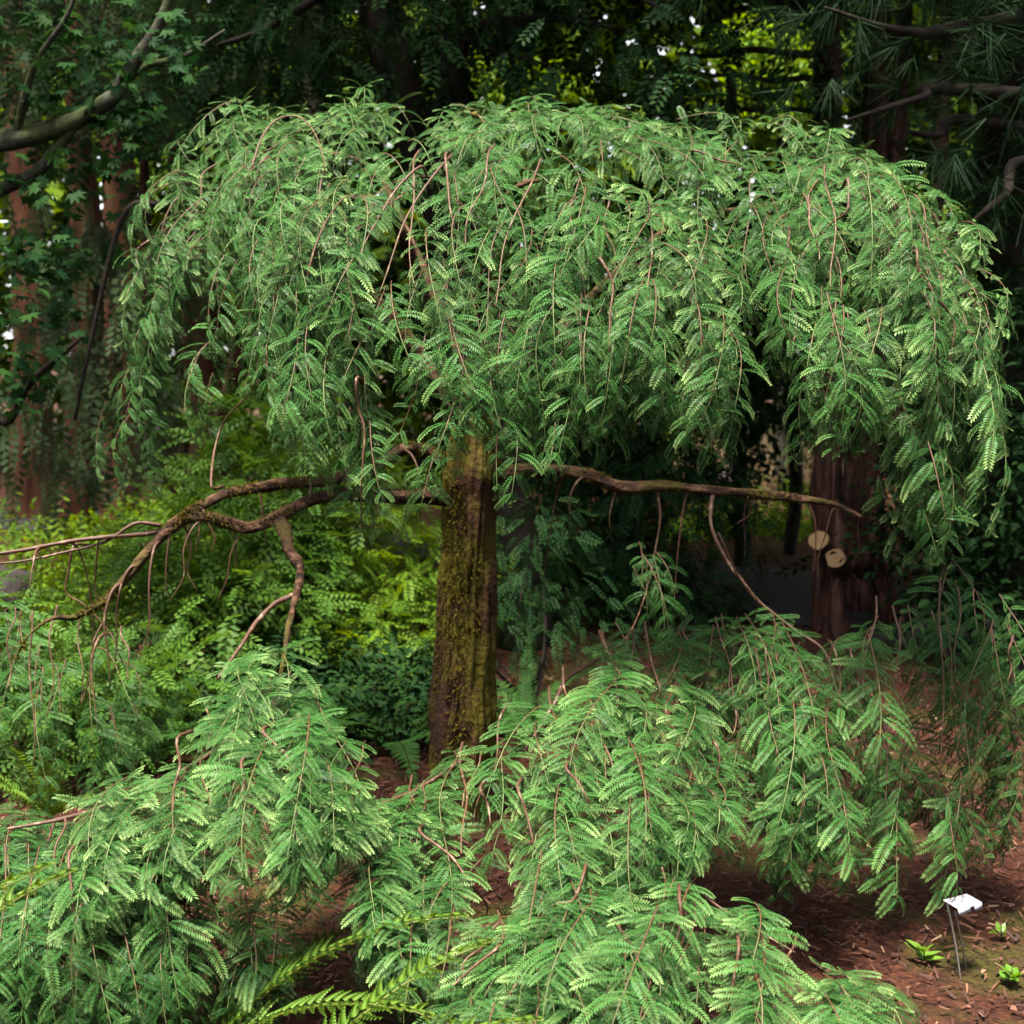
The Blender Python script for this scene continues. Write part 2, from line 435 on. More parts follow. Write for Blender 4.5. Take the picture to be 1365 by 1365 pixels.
# litter: fallen needles and chips (nobody could count them)
NL = 40000
lx = rng.uniform(-2.2, 3.6, NL); ly = rng.uniform(1.9, 7.0, NL)
lz = np.array([gz(a, b) for a, b in zip(lx, ly)])
ang = rng.uniform(0, 6.283, NL); ll = rng.uniform(.008, .042, NL); lw = rng.uniform(.0012, .004, NL)
big = rng.random(NL) < .12; lw[big] *= 2.2; ll[big] *= .7
d = np.stack([np.cos(ang), np.sin(ang), rng.normal(0, .28, NL)], -1); d = unit(d)
p = np.stack([-np.sin(ang), np.cos(ang), rng.normal(0, .35, NL)], -1)
c0 = np.stack([lx, ly, lz + .008 + rng.uniform(0, .012, NL)], -1)
V = np.stack([c0 - d * ll[:, None] / 2 - p * lw[:, None], c0 - d * ll[:, None] / 2 + p * lw[:, None], c0 + d * ll[:, None] / 2 + p * lw[:, None] * .5, c0 + d * ll[:, None] / 2 - p * lw[:, None] * .5], 1).reshape(-1, 3)
cc = np.zeros((NL * 4, 4)); cc[:, 0] = np.repeat(rng.random(NL), 4)
link('fallen_litter', make_mesh('fallen_litter', V, np.arange(NL * 4).reshape(-1, 4), None, M_LITTER, cc), kind='stuff', label='fallen red-brown needles and bark chips on the ground', cat='litter')

# ---------------------------------------------------------------- foliage helpers for the surrounding plants
def leaf_cloud(blobs, n, size, temps, rs, clusters=None, tri=True, spread=.28, droop=.3, shell=.5, bend=(.1, .7), hang=None):
    """blobs: (centre, radii) ellipsoids; leaves gather in clumps within them. returns V, F, C"""
    vol = np.array([np.prod(r) ** .67 for _, r in blobs]); vol = vol / vol.sum()
    clusters = clusters or max(6, n // 40)
    cb = rs.choice(len(blobs), clusters, p=vol)
    dirs = unit(rs.normal(size=(clusters, 3))); rad = rs.random(clusters) ** (1 / 3.)
    rad = np.where(rs.random(clusters) < shell, rs.uniform(.78, 1.0, clusters), rad)
    ctr = np.array([blobs[b][0] for b in cb], float); rr = np.array([blobs[b][1] for b in cb], float)
    cpos = ctr + dirs * rad[:, None] * rr
    cs = rs.uniform(.6, 1.35, clusters) * spread
    k = rs.integers(0, clusters, n)
    off = rs.normal(size=(n, 3)) * cs[k][:, None] * np.array([1, 1, .6])
    P = cpos[k] + off
    P[:, 2] = np.maximum(P[:, 2], .03)
    D = unit(unit(off) + unit(P - ctr[k]) * .6 + rs.normal(size=(n, 3)) * .5 + np.array([0, 0, -droop]))
    if hang is not None: D = unit(D * (1 - hang) + np.array([0, 0, -1.0]) * hang)
    U = np.array([0, 0, 1.0]) + rs.normal(size=(n, 3)) * .45 + unit(P - ctr[k]) * .25
    L = rs.uniform(*size, n)
    crnd = rs.random(clusters)
    Vs, Fs, Cs, nv = [], [], [], 0
    ti = rs.integers(0, len(temps), n)
    for j, tm in enumerate(temps):
        s = np.where(ti == j)[0]
        if not len(s): continue
        T, F = tm[0], tm[1]
        W = L[s] if len(tm) == 2 else L[s] * .24
        v = inst(T, P[s], D[s], U[s], L[s], W, rs.uniform(*bend, len(s)))
        c = np.zeros((len(s), len(T), 4))
        if len(tm) > 2: c[:] = tm[2][None]
        else: c[:, :, 0] = np.clip(T[:, 0], 0, 1)[None]
        c[:, :, 1] = np.clip(.55 * crnd[k[s]] + .45 * rs.random(len(s)), 0, 1)[:, None]
        c[:, :, 2] = rs.random(len(s))[:, None]
        Vs.append(v); Fs.append(inst_faces(F, len(T), len(s)) + nv); Cs.append(c.reshape(-1, 4)); nv += len(v)
    return np.vstack(Vs), np.vstack(Fs), np.vstack(Cs)

def cloud_obj(name, parent, mat, blobs, n, size, temps, seed, **kw):
    rs = np.random.default_rng(seed)
    V, F, C = leaf_cloud(blobs, n, size, temps, rs, **kw)
    me = make_mesh(name, V, F if F.shape[1] == 4 else None, F if F.shape[1] == 3 else None, mat, C)
    return link(name, me, parent, kind='stuff')

def stem_obj(name, parent, pts, mat, sides=10, n=6, rough=.12, ridges=0.0, seed=0.0, radii=None):
    """pts: world points with radius (x,y,z,r)"""
    P = catmull(np.asarray(pts, float), n)
    V, q, t = tube(P[:, :3], np.maximum(P[:, 3], .0008), sides, rough, seed, True, ridges)
    c = np.zeros((len(V), 4)); c[:, 0] = 1; c[:, 1] = 1
    return link(name, make_mesh(name, V, q, t, mat, c, True), parent)

def wp(px, py, Y, r): return (*at(px, py, Y), r)

# ================================================================ THE WEEPING TREE
TREE_Y = 4.0
base = at(612, 1112, TREE_Y); base[2] = gz(base[0], base[1])
TREE = thing('weeping_tree', 'low weeping redwood with mossy trunk and cascading feathery green branches', 'tree', base)

tp = [wp(608, 1128, 4.0, .135), wp(611, 1090, 4.0, .112), wp(613, 1010, 4.0, .100), wp(617, 900, 4.0, .094), wp(622, 780, 4.0, .088), wp(628, 680, 4.0, .089), wp(630, 630, 4.0, .094), wp(634, 585, 4.0, .072), wp(640, 520, 4.0, .05), wp(652, 400, 4.0, .04), wp(650, 280, 3.95, .03), wp(640, 190, 3.9, .018), wp(630, 150, 3.85, .008)]
tp = [(x + .006 * math.sin(7 * k), y, z, rr * .94) for k, (x, y, z, rr) in enumerate(tp)]
trunk = stem_obj('trunk', TREE, tp, M_TRUNK, sides=72, n=12, rough=.24, ridges=.17, seed=2.0)

# moss cushions: short tufts standing proud of the bark, thickest low on the side towards the light
def moss_on(P, rad, n, rs, side, name, parent, mat):
    P = catmull(np.c_[P, rad], 8)
    k = rs.integers(4, len(P) - 1, n); a = rs.uniform(0, 6.283, n)
    keep = np.array([mnoise.noise(Vector((math.cos(x) * 1.3, math.sin(x) * 1.3, P[i][2] * 4))) + .55 * (math.cos(x - side)) > .02 for i, x in zip(k, a)])
    k, a = k[keep], a[keep]; n = len(k)
    t = rs.random(n)[:, None]
    c = P[k] * (1 - t) + P[np.minimum(k + 1, len(P) - 1)] * t
    o = np.stack([np.cos(a), np.sin(a), rs.normal(0, .4, n)], -1)
    pos = c[:, :3] + np.stack([np.cos(a), np.sin(a), 0 * a], -1) * (c[:, 3] * .98)[:, None]
    T = np.array([(0, .35, 0), (0, -.35, 0), (1, 0, 0)]); F = np.array([(0, 1, 2)])
    L = rs.uniform(.006, .018, n)
    v = inst(T, pos, unit(o + rs.normal(size=(n, 3)) * .4), np.tile([0, 0, 1.0], (n, 1)), L, L * .55, rs.uniform(.1, .8, n))
    C = np.zeros((n * 3, 4)); C[:, 1] = np.repeat(rs.random(n), 3)
    return link(name, make_mesh(name, v, None, inst_faces(F, 3, n), mat, C), parent, kind='stuff')
def moss_limb(limb, pts, n, rs):
    P = catmull(np.asarray(pts, float), 10); T = unit(np.gradient(P[:, :3], axis=0))
    k = rs.integers(0, len(P) - 1, n); t = rs.random(n)[:, None]; c = P[k] * (1 - t) + P[k + 1] * t
    o = rs.normal(size=(n, 3)) + np.array([0, 0, .55]); o = unit(o - T[k] * (o * T[k]).sum(-1, keepdims=True))
    keep = np.array([mnoise.noise(Vector(q[:3]) * 9) > .02 for q in c]); c, o = c[keep], o[keep]; n = len(c)
    F = np.array([(0, 1, 2)]); L = rs.uniform(.004, .013, n)
    v = inst(np.array([(0, .35, 0), (0, -.35, 0), (1, 0, 0)]), c[:, :3] + o * (c[:, 3:] * .95), unit(o + rs.normal(size=(n, 3)) * .6), np.tile([0, 0, 1.0], (n, 1)), L, L * .5, rs.uniform(.1, .8, n))
    C = np.zeros((n * 3, 4)); C[:, 1] = np.repeat(rs.random(n), 3)
    link('moss', make_mesh('moss', v, None, inst_faces(F, 3, n), M_MOSS, C), limb, kind='stuff')
M_MOSS = leaf_mat('olive_moss', (.04, .036, .004), (.115, .095, .008), trans=.2, rough=.8, spec=.1)
tpa = np.array(tp)
moss_on(tpa[:7, :3], tpa[:7, 3], 9000, np.random.default_rng(5), math.pi * 1.12, 'moss', trunk, M_MOSS)

LIMBS = [
    # low left limb, out of the crotch and forward
    [(612, 655, 4.0, .036), (560, 662, 3.93, .032), (480, 660, 3.8, .031), (420, 664, 3.68, .029), (380, 684, 3.6, .028), (330, 704, 3.55, .026), (280, 690, 3.5, .024), (245, 692, 3.48, .026), (210, 722, 3.45, .022), (170, 768, 3.42, .018), (140, 800, 3.4, .016), (100, 822, 3.36, .011), (70, 824, 3.33, .007), (40, 846, 3.3, .004), (20, 880, 3.28, .002)],
    # upper left limb that arches over it
    [(615, 632, 4.0, .032), (575, 605, 3.95, .028), (540, 598, 3.9, .026), (500, 622, 3.82, .026), (440, 640, 3.72, .024), (380, 645, 3.65, .024), (310, 656, 3.58, .022), (262, 678, 3.5, .021), (240, 694, 3.47, .018)],
    # right limb
    [(640, 645, 4.0, .036), (680, 632, 3.98, .030), (740, 627, 3.98, .027), (785, 634, 3.98, .025), (830, 650, 3.98, .026), (880, 648, 4.0, .022), (960, 655, 4.02, .019), (1040, 662, 4.02, .017), (1110, 672, 4.0, .012), (1150, 690, 3.98, .006)],
    # thin red extension to the far left
    [(225, 706, 3.47, .011), (190, 712, 3.45, .0085), (140, 716, 3.42, .0085), (90, 722, 3.4, .0075), (40, 732, 3.38, .007), (-30, 742, 3.35, .006)],
    [(215, 700, 3.46, .008), (180, 698, 3.44, .006), (140, 722, 3.42, .005), (90, 735, 3.4, .005), (30, 748, 3.36, .004), (-20, 752, 3.33, .003)],
    # drop from the left limb into the lower mound
    [(368, 688, 3.6, .024), (380, 708, 3.56, .024), (386, 735, 3.5, .020), (400, 755, 3.45, .014), (396, 790, 3.38, .012), (386, 830, 3.3, .010), (380, 866, 3.22, .008), (374, 900, 3.1, .007)],
    [(392, 792, 3.38, .010), (365, 806, 3.34, .009), (340, 832, 3.28, .0075), (322, 860, 3.2, .006), (290, 905, 3.1, .005)],
    # rising limbs inside the crown
    [(630, 600, 4.0, .04), (600, 500, 3.9, .03), (560, 380, 3.75, .024), (520, 280, 3.6, .018), (470, 265, 3.5, .012), (420, 270, 3.42, .006)],
    [(640, 590, 4.0, .03), (720, 480, 4.1, .015), (820, 370, 4.08, .012), (900, 350, 3.95, .011), (1000, 325, 3.8, .010), (1090, 310, 3.6, .008), (1180, 320, 3.45, .005)],
    [(636, 560, 4.0, .035), (640, 430, 3.8, .028), (660, 300, 3.6, .020), (690, 250, 3.48, .012), (720, 240, 3.45, .006)],
    [(620, 560, 4.0, .03), (520, 420, 4.05, .024), (400, 290, 4.05, .018), (310, 255, 4.0, .012), (250, 290, 3.95, .006)],
    [(640, 540, 4.02, .022), (780, 400, 4.25, .012), (900, 300, 4.4, .010), (1040, 270, 4.4, .008)],
    [(628, 500, 4.05, .03), (560, 350, 4.3, .02), (500, 230, 4.5, .012), (430, 200, 4.55, .008)],
    # from the right limb into the front and right mounds
    [(875, 648, 4.0, .009), (880, 690, 3.98, .004), (872, 740, 3.95, .0035), (858, 800, 3.85, .003), (835, 850, 3.6, .0035), (795, 880, 3.25, .005), (755, 905, 3.1, .007), (738, 940, 3.02, .006), (700, 1000, 2.95, .005)],
    [(950, 656, 4.02, .011), (948, 700, 3.95, .007), (968, 745, 3.8, .0065), (990, 775, 3.7, .007), (1012, 802, 3.6, .006), (1060, 840, 3.48, .005), (1100, 870, 3.4, .0045), (1118, 930, 3.3, .003)],
    [(800, 842, 3.45, .009), (840, 960, 3.1, .008), (800, 1060, 2.8, .008), (770, 1180, 2.55, .007), (705, 1240, 2.45, .006), (640, 1270, 2.38, .005)],
    [(790, 1100, 2.85, .006), (880, 1150, 2.72, .005), (960, 1210, 2.6, .004), (1060, 1270, 2.5, .003)],
    [(374, 900, 3.1, .008), (300, 990, 2.9, .007), (180, 1060, 2.75, .007), (90, 1090, 2.65, .006), (10, 1105, 2.6, .004)],
    [(620, 1010, 3.0, .007), (560, 1050, 2.9, .006), (500, 1075, 2.8, .005)],
]
for i, L in enumerate(LIMBS):
    L = [(x, y, d, rr * (.64 if i < 2 else .76) * (1.7 if k == 0 and i < 3 else 1.15 if k == 1 and i < 3 else 1)) for k, (x, y, d, rr) in enumerate(L)]
    limb = stem_obj('limb', TREE, [wp(*p) for p in L], M_LIMB if L[0][3] > .0125 else M_TWIG, sides=14 if L[0][3] > .0125 else 8, n=8, rough=.42, seed=i * 3.1)

    if i < 3: moss_limb(limb, [wp(*p) for p in L], 3800, np.random.default_rng(600 + i))
# bare hooked twigs hanging from the low limbs
rt = np.random.default_rng(90)
for k in range(26):
    Lm_ = LIMBS[(0, 1, 2, 0, 2, 1, 3)[k % 7]]; f = rt.uniform(.25, .97) * (len(Lm_) - 1); i0 = int(min(f, len(Lm_) - 2)); f -= i0
    p0 = at(*Lm_[i0][:3]) * (1 - f) + at(*Lm_[i0 + 1][:3]) * f
    dx, dy = rt.normal(0, .05), rt.normal(-.02, .05); l = rt.uniform(.08, .34)
    q = [p0, p0 + [dx * .5, dy * .6, -.08 * l], p0 + [dx * .9, dy, -.35 * l], p0 + [dx * 1.0 + rt.normal(0, .008), dy * 1.2, -.7 * l], p0 + [dx * 1.1 + rt.normal(0, .015), dy * 1.3, -l]]
    stem_obj('branch', TREE, [(*a, rr) for a, rr in zip(q, np.linspace(rt.uniform(.003, .005), .0012, 5))], M_TWIG, sides=6, n=5, rough=.3, seed=k)

# ---- cascading shoots
SP = dict(P=[], D=[], U=[], L=[], W=[], B=[], N=[], LOBE=[], H=[])
TW = Batch(); BR = []
UPV = np.array([0, 0, 1.0])
DENS, SCALE = .37, .74

def add_shoot(path, nrm, rs, spacing=.024, Lr=(.075, .135), young=.5, r0=.0020, bare=.06, lobe=0):
    path = np.asarray(path)
    seg = np.linalg.norm(np.diff(path, axis=0), axis=1); s = np.concatenate([[0], np.cumsum(seg)]); tot = s[-1]
    if tot < .06: return
    nn_ = max(4, int(tot / (spacing * 1.25)))
    q = np.repeat(np.linspace(bare * tot, tot, nn_), 2); q[1::2] -= .3 * spacing; q = np.append(q, tot); ns = len(q)
    pos = np.stack([np.interp(q, s, path[:, k]) for k in range(3)], -1)
    tan = unit(np.stack([np.interp(q, s, np.gradient(path[:, k], s + 1e-9 * np.arange(len(s)))) for k in range(3)], -1))
    nn = np.stack([np.interp(q, s, nrm[:, k]) for k in range(3)], -1); nn = unit(nn)
    sd = np.where(np.arange(ns) % 2 == 0, 1.0, -1.0)[:, None]
    S = unit(np.cross(tan, nn) + 1e-6)
    t = (q / tot)[:, None]
    gr = np.clip(-tan[:, 2:3], 0, 1)
    D = unit(tan * (.38 + .35 * t) + sd * S * .85 + nn * (.22 + rs.uniform(-.2, .3, (ns, 1))) + UPV * (.25 - .25 * gr) + rs.normal(size=(ns, 3)) * .27)
    D[-1] = unit(tan[-1] + rs.normal(size=3) * .12)
    U = nn * .75 + UPV * .8 + rs.normal(size=(ns, 3)) * .3
    base = rs.uniform(*Lr) * SCALE * 1.1 * (.76 if lobe <= 5 else .82)
    L = base * (.68 + .5 * np.sin(np.pi * np.clip(t[:, 0] * .85 + .1, 0, 1))) * rs.uniform(.6, 1.2, ns)
    L = np.where(rs.random(ns) < .1, L * .45, L)
    SP['P'].append(pos); SP['D'].append(D); SP['U'].append(U); SP['L'].append(L)
    SP['W'].append(np.clip(L * .15, .007, .016) * rs.uniform(.9, 1.1, ns)); SP['B'].append(rs.uniform(.5, 1.4, ns) + .5 * gr[:, 0] * rs.uniform(.4, 1.2, ns))
    SP['N'].append(np.clip(1.2 * young * rs.uniform(.3, 1.3) * (.4 + .75 * t[:, 0]) * rs.uniform(.5, 1.3, ns), 0, 1)); SP['LOBE'].append(np.full(ns, lobe)); SP['H'].append(np.full(ns, rs.random()))
    rad = r0 * (1 - .7 * s / tot)
    V, qd, tt = tube(path, rad, 4, cap=False)
    c = np.zeros((len(V), 4)); age = np.clip(rs.uniform(.7, 1.25) - 1.15 * s / tot, 0, 1); c[:, 0] = np.repeat(age, 4); c[:, 1] = .25
    TW.add(V, qd, None, c)

class Lobe:
    def __init__(s, ridge, hem, out=(0, -1, .25), prof=2.0, zp=1.25):
        s.r = np.array([at(*p) for p in ridge]); s.h = np.array([at(*p) for p in hem]); s.out = np.array(out, float); s.prof = prof; s.zp = zp
        s.h[:, 2] = np.maximum(s.h[:, 2], .06)
    def _c(s, A, u):
        x = np.clip(u, 0, 1) * (len(A) - 1); i = int(min(math.floor(x), len(A) - 2)); f = x - i; f = f * f * (3 - 2 * f) * .5 + f * .5
        return A[i] * (1 - f) + A[i + 1] * f
    def p(s, u, v):
        a, b = s._c(s.r, u), s._c(s.h, u)
        vc = max(0.0, min(v, 1.0)); ha = 1 - (1 - vc) ** s.prof; za = vc ** s.zp
        P = np.array([a[0] + (b[0] - a[0]) * ha, a[1] + (b[1] - a[1]) * ha, a[2] + (b[2] - a[2]) * za])
        if v > 1: P[2] -= (v - 1) * .6
        return P
    def n(s, u, v):
        e = .03
        du = s.p(min(u + e, 1), v) - s.p(max(u - e, 0), v); dv = s.p(u, min(v + e, 1)) - s.p(u, max(v - e, 0))
        n = unit(np.cross(du, dv) + 1e-9)
        if n.dot(s.out) < 0: n = -n
        return unit(n + unit(s.out) * .35)

def fill(lobe, n, seed, v0=(0, .7), ln=(.22, .5), inner=.12, spacing=.024, Lr=(.075, .135), young=.5, wander=.022, drift=.08, lid=0, arch=.04, vmax=1.06, per=5):
    rs = np.random.default_rng(seed)
    n = int(n * DENS * (1.22 if lid <= 4 else 1.0)); k = 0
    while k < n:
        cu, cv, coff = rs.random(), rs.uniform(*v0), -inner * rs.random() ** 1.4 + rs.uniform(-.01, .045)   # one branch end that carries several shoots
        cy_ = young * rs.uniform(.4, 1.4)
        for _ in range(rs.integers(max(1, per - 2), per + 3)):
            k += 1
            u = float(np.clip(cu + rs.normal(0, .045), 0, 1)); v = max(0, cv + rs.normal(0, .07)); want = rs.uniform(*ln)
            off = coff + rs.normal(0, .03)
            du = rs.normal(0, drift); ph = rs.uniform(0, 6.28, 4); fr = rs.uniform(5, 14, 2)
            pts, nrm, l = [], [], 0.0
            step = .03; vend = vmax + rs.normal(0, .05)
            while l < want and v < vend:
                n_ = lobe.n(u, v)
                tt = l / want
                arc = arch * (1.3 * math.sin(min(tt * 3.0, 3.0)) - 1)
                P = lobe.p(u, v) + n_ * (off + arc)
                P = P + wander * np.array([math.sin(l * fr[0] + ph[0]), math.sin(l * fr[1] + ph[1]), .4 * math.sin(l * 9 + ph[2])])
                if P[2] < .04: break
                pts.append(P); nrm.append(n_)
                dv = np.linalg.norm(lobe.p(u, v + .02) - lobe.p(u, v)) / .02
                v += step / max(dv, .15); u = float(np.clip(u + du * step / .5, 0, 1)); l += step
            if len(pts) > 3: add_shoot(pts, np.array(nrm), rs, spacing, Lr, cy_, lobe=lid)

def ribs(lobe, n, seed, v0=.0, v1=(.35, .8), off=-.005, r=(.0022, .0036)):
    """brown woody branches that show through the foliage, each a part"""
    rs = np.random.default_rng(seed)
    for i in range(n):
        u = (i + rs.uniform(.2, .8)) / n; vs = np.linspace(v0 + rs.uniform(0, .25), rs.uniform(*v1), 9)
        ph = rs.uniform(0, 6.28, 3); dr = rs.normal(0, .05)
        P = np.array([lobe.p(np.clip(u + dr * k / 8, 0, 1), v) + lobe.n(u, v) * (off + .006 * math.sin(k * 1.2 + ph[1])) + .007 * np.array([math.sin(k * 1.1 + ph[0]), 0, 0]) for k, v in enumerate(vs)])
        rr = np.linspace(rs.uniform(*r), .0014, len(P))
        BR.append(np.c_[P, rr])

# crown
dome = Lobe([(360, 330, 3.5), (440, 235, 3.48), (560, 195, 3.45), (680, 175, 3.42), (800, 205, 3.42), (890, 260, 3.45), (960, 330, 3.5)],
            [(325, 480, 3.05), (390, 570, 2.98), (480, 665, 2.92), (600, 625, 2.9), (720, 590, 2.9), (870, 525, 2.93), (985, 565, 3.0)])
left = Lobe([(215, 300, 4.0), (255, 235, 3.95), (320, 185, 3.85), (400, 165, 3.75), (450, 200, 3.6)],
            [(135, 560, 3.75), (170, 590, 3.65), (245, 520, 3.55), (320, 450, 3.4), (420, 420, 3.3)], out=(-.5, -1, .25))
right = Lobe([(1030, 290, 3.4), (1070, 225, 3.36), (1125, 212, 3.32), (1195, 226, 3.3), (1245, 285, 3.3), (1280, 375, 3.35)],
             [(1045, 570, 3.0), (1105, 560, 2.93), (1185, 560, 2.9), (1250, 685, 2.9), (1300, 690, 2.95), (1322, 610, 3.05)], out=(.2, -1, .25))
top = Lobe([(230, 230, 4.1), (320, 160, 4.15), (480, 150, 4.15), (640, 138, 4.15), (800, 145, 4.15), (960, 175, 4.15), (1100, 185, 4.1), (1210, 235, 4.0), (1270, 310, 3.9)],
           [(250, 420, 3.75), (330, 330, 3.6), (480, 330, 3.5), (640, 330, 3.45), (800, 330, 3.45), (960, 400, 3.5), (1100, 380, 3.5), (1220, 400, 3.5), (1290, 460, 3.55)])
back = Lobe([(260, 240, 4.2), (480, 170, 4.25), (700, 160, 4.25), (900, 180, 4.25), (1100, 220, 4.2), (1280, 330, 4.1)],
            [(330, 440, 4.5), (480, 510, 4.6), (700, 520, 4.65), (860, 580, 4.6), (1000, 570, 4.5), (1240, 520, 4.35)], out=(0, 1, .25))
inner = Lobe([(420, 330, 3.7), (600, 280, 3.7), (800, 290, 3.7), (1000, 340, 3.7)],
             [(430, 510, 3.55), (600, 520, 3.5), (800, 540, 3.5), (1010, 540, 3.5)])
fill(dome, 290, 11, young=.75, lid=1); fill(dome, 60, 12, v0=(0, .25), ln=(.2, .45), young=.9, inner=.03, lid=1); fill(dome, 60, 13, v0=(.5, .85), ln=(.15, .35), inner=.08, young=.8, lid=1)
fill(dome, 60, 61, v0=(.62, .95), ln=(.18, .4), inner=.25, young=.8, per=1, vmax=1.14, lid=1)
fill(right, 46, 62, v0=(.6, .95), ln=(.18, .42), inner=.2, young=.8, per=1, vmax=1.08, lid=3)
fill(left, 22, 63, v0=(.6, .95), ln=(.18, .4), inner=.12, young=.6, per=1, vmax=1.25, lid=2)
fill(left, 95, 14, young=.45, lid=2); fill(left, 60, 15, v0=(0, .3), young=.5, inner=.04, lid=2)
fill(right, 190, 16, young=.65, lid=3); fill(right, 40, 17, v0=(0, .25), young=.8, inner=.03, lid=3)
fill(top, 300, 18, v0=(-.02, .6), ln=(.2, .42), young=.5, lid=4, inner=.08)
fill(top, 170, 65, v0=(0, .06), ln=(.15, .32), young=.8, lid=4, per=1, inner=.01)
fill(back, 80, 19, v0=(0, .7), ln=(.25, .5), young=.3, spacing=.032, lid=5)
bridge = Lobe([(900, 195, 3.85), (960, 188, 3.8), (1020, 195, 3.75), (1090, 200, 3.7)], [(900, 430, 3.5), (960, 450, 3.42), (1020, 480, 3.38), (1090, 450, 3.35)])
fill(bridge, 75, 64, v0=(0, .6), ln=(.22, .45), young=.5, lid=4, per=3, inner=.06)
fill(inner, 40, 20, v0=(.1, .7), ln=(.25, .5), young=.3, spacing=.034, lid=5)
ribs(dome, 13, 31); ribs(left, 6, 32); ribs(right, 9, 33); ribs(top, 8, 34, v1=(.2, .5))

# lower mounds
m_left = Lobe([(60, 1085, 2.75), (190, 1020, 2.9), (290, 920, 3.05), (370, 862, 3.12), (430, 900, 3.05), (490, 1000, 2.95)],
              [(20, 1290, 2.42), (130, 1220, 2.42), (240, 1165, 2.4), (330, 1180, 2.38), (410, 1165, 2.42), (470, 1090, 2.55)], prof=1.6, zp=1.15)
m_low = Lobe([(-60, 1025, 2.72), (40, 1040, 2.72), (140, 1070, 2.7), (260, 1150, 2.6), (370, 1200, 2.62)],
             [(-60, 1400, 2.35), (40, 1420, 2.33), (140, 1390, 2.35), (250, 1345, 2.4), (390, 1330, 2.5)], prof=1.6)
m_mid = Lobe([(505, 1045, 2.95), (575, 1005, 3.0), (660, 935, 3.05), (740, 878, 3.1), (820, 868, 3.12), (900, 930, 3.1), (960, 985, 3.05)],
             [(470, 1270, 2.42), (525, 1300, 2.36), (600, 1390, 2.28), (740, 1310, 2.35), (830, 1210, 2.45), (900, 1150, 2.55), (965, 1100, 2.7)], prof=1.5, zp=1.1)
m_front = Lobe([(640, 1200, 2.45), (760, 1165, 2.5), (880, 1150, 2.5), (980, 1190, 2.45), (1090, 1260, 2.4), (1170, 1320, 2.36)],
               [(600, 1440, 2.14), (740, 1450, 2.12), (880, 1450, 2.1), (1000, 1440, 2.12), (1110, 1440, 2.14), (1210, 1420, 2.16)], prof=1.5, zp=1.15)
m_right = Lobe([(900, 800, 3.35), (960, 775, 3.35), (1030, 795, 3.32), (1100, 835, 3.3), (1180, 745, 3.32), (1270, 730, 3.3), (1365, 770, 3.28)],
               [(890, 950, 3.05), (965, 1050, 2.95), (1040, 1150, 2.88), (1120, 1140, 2.86), (1195, 1180, 2.98), (1290, 1140, 3.12), (1385, 1150, 3.12)], prof=1.5, zp=1.1)
m_small = Lobe([(780, 815, 3.35), (830, 812, 3.3), (870, 830, 3.3), (900, 860, 3.3)], [(770, 930, 3.2), (820, 960, 3.15), (870, 980, 3.15), (910, 970, 3.15)], prof=1.4)
far_left = Lobe([(-40, 760, 3.6), (40, 770, 3.6), (110, 800, 3.6), (170, 830, 3.6)], [(-40, 1090, 3.4), (40, 1090, 3.4), (110, 1060, 3.4), (200, 980, 3.4)], prof=1.4)
front_trunk = Lobe([(640, 700, 3.75), (700, 690, 3.75), (780, 700, 3.75), (880, 720, 3.75)], [(630, 850, 3.65), (700, 900, 3.65), (780, 820, 3.65), (900, 860, 3.65)], prof=1.3)
fill(m_left, 360, 41, young=.6, lid=6, inner=.1, Lr=(.075, .132)); fill(m_left, 60, 42, v0=(.5, .8), ln=(.2, .32), young=.85, lid=6, inner=.04, Lr=(.08, .135))
fill(m_low, 350, 43, young=.35, lid=6, Lr=(.075, .13))
fill(m_mid, 370, 44, young=.55, lid=7, inner=.1, Lr=(.072, .13), ln=(.2, .42)); fill(m_mid, 40, 45, v0=(0, .15), ln=(.2, .4), young=.6, inner=.02, lid=7)
fill(m_front, 380, 46, young=.5, lid=8, inner=.08, Lr=(.072, .13), ln=(.18, .4), v0=(0, .6))
fill(m_right, 200, 47, v0=(0, .75), ln=(.3, .6), young=.45, lid=9, per=1, inner=.22, spacing=.027, Lr=(.08, .14))
fill(m_right, 80, 52, v0=(0, .2), ln=(.3, .55), young=.35, lid=9, per=1, inner=.15, spacing=.027, Lr=(.08, .14))
fill(m_right, 26, 50, v0=(.45, .75), ln=(.2, .4), young=.9, lid=9, inner=.05, spacing=.027, Lr=(.09, .14))
fill(m_small, 30, 48, v0=(0, .4), ln=(.15, .35), young=.3, lid=9, spacing=.028, Lr=(.06, .1))
fill(far_left, 50, 49, v0=(0, .7), ln=(.2, .5), young=.4, lid=10, inner=.3, spacing=.03)
fill(front_trunk, 9, 51, v0=(0, .5), ln=(.15, .35), young=.15, lid=10, inner=.1, spacing=.034, Lr=(.06, .1))
ribs(m_left, 10, 35, v1=(.3, .65)); ribs(m_low, 4, 38, v1=(.4, .8)); ribs(m_mid, 14, 36, v1=(.3, .7)); ribs(m_front, 9, 37, v1=(.4, .9)); ribs(m_right, 12, 39, v1=(.4, .75), off=-.03); ribs(far_left, 7, 40, v1=(.5, .9), off=-.02)

SP = {k: np.concatenate(v) for k, v in SP.items()}
NS = len(SP['P'])
rsv = np.random.default_rng(77)
rnd = np.clip(.55 * SP['H'] + .45 * rsv.random(NS), 0, 1)

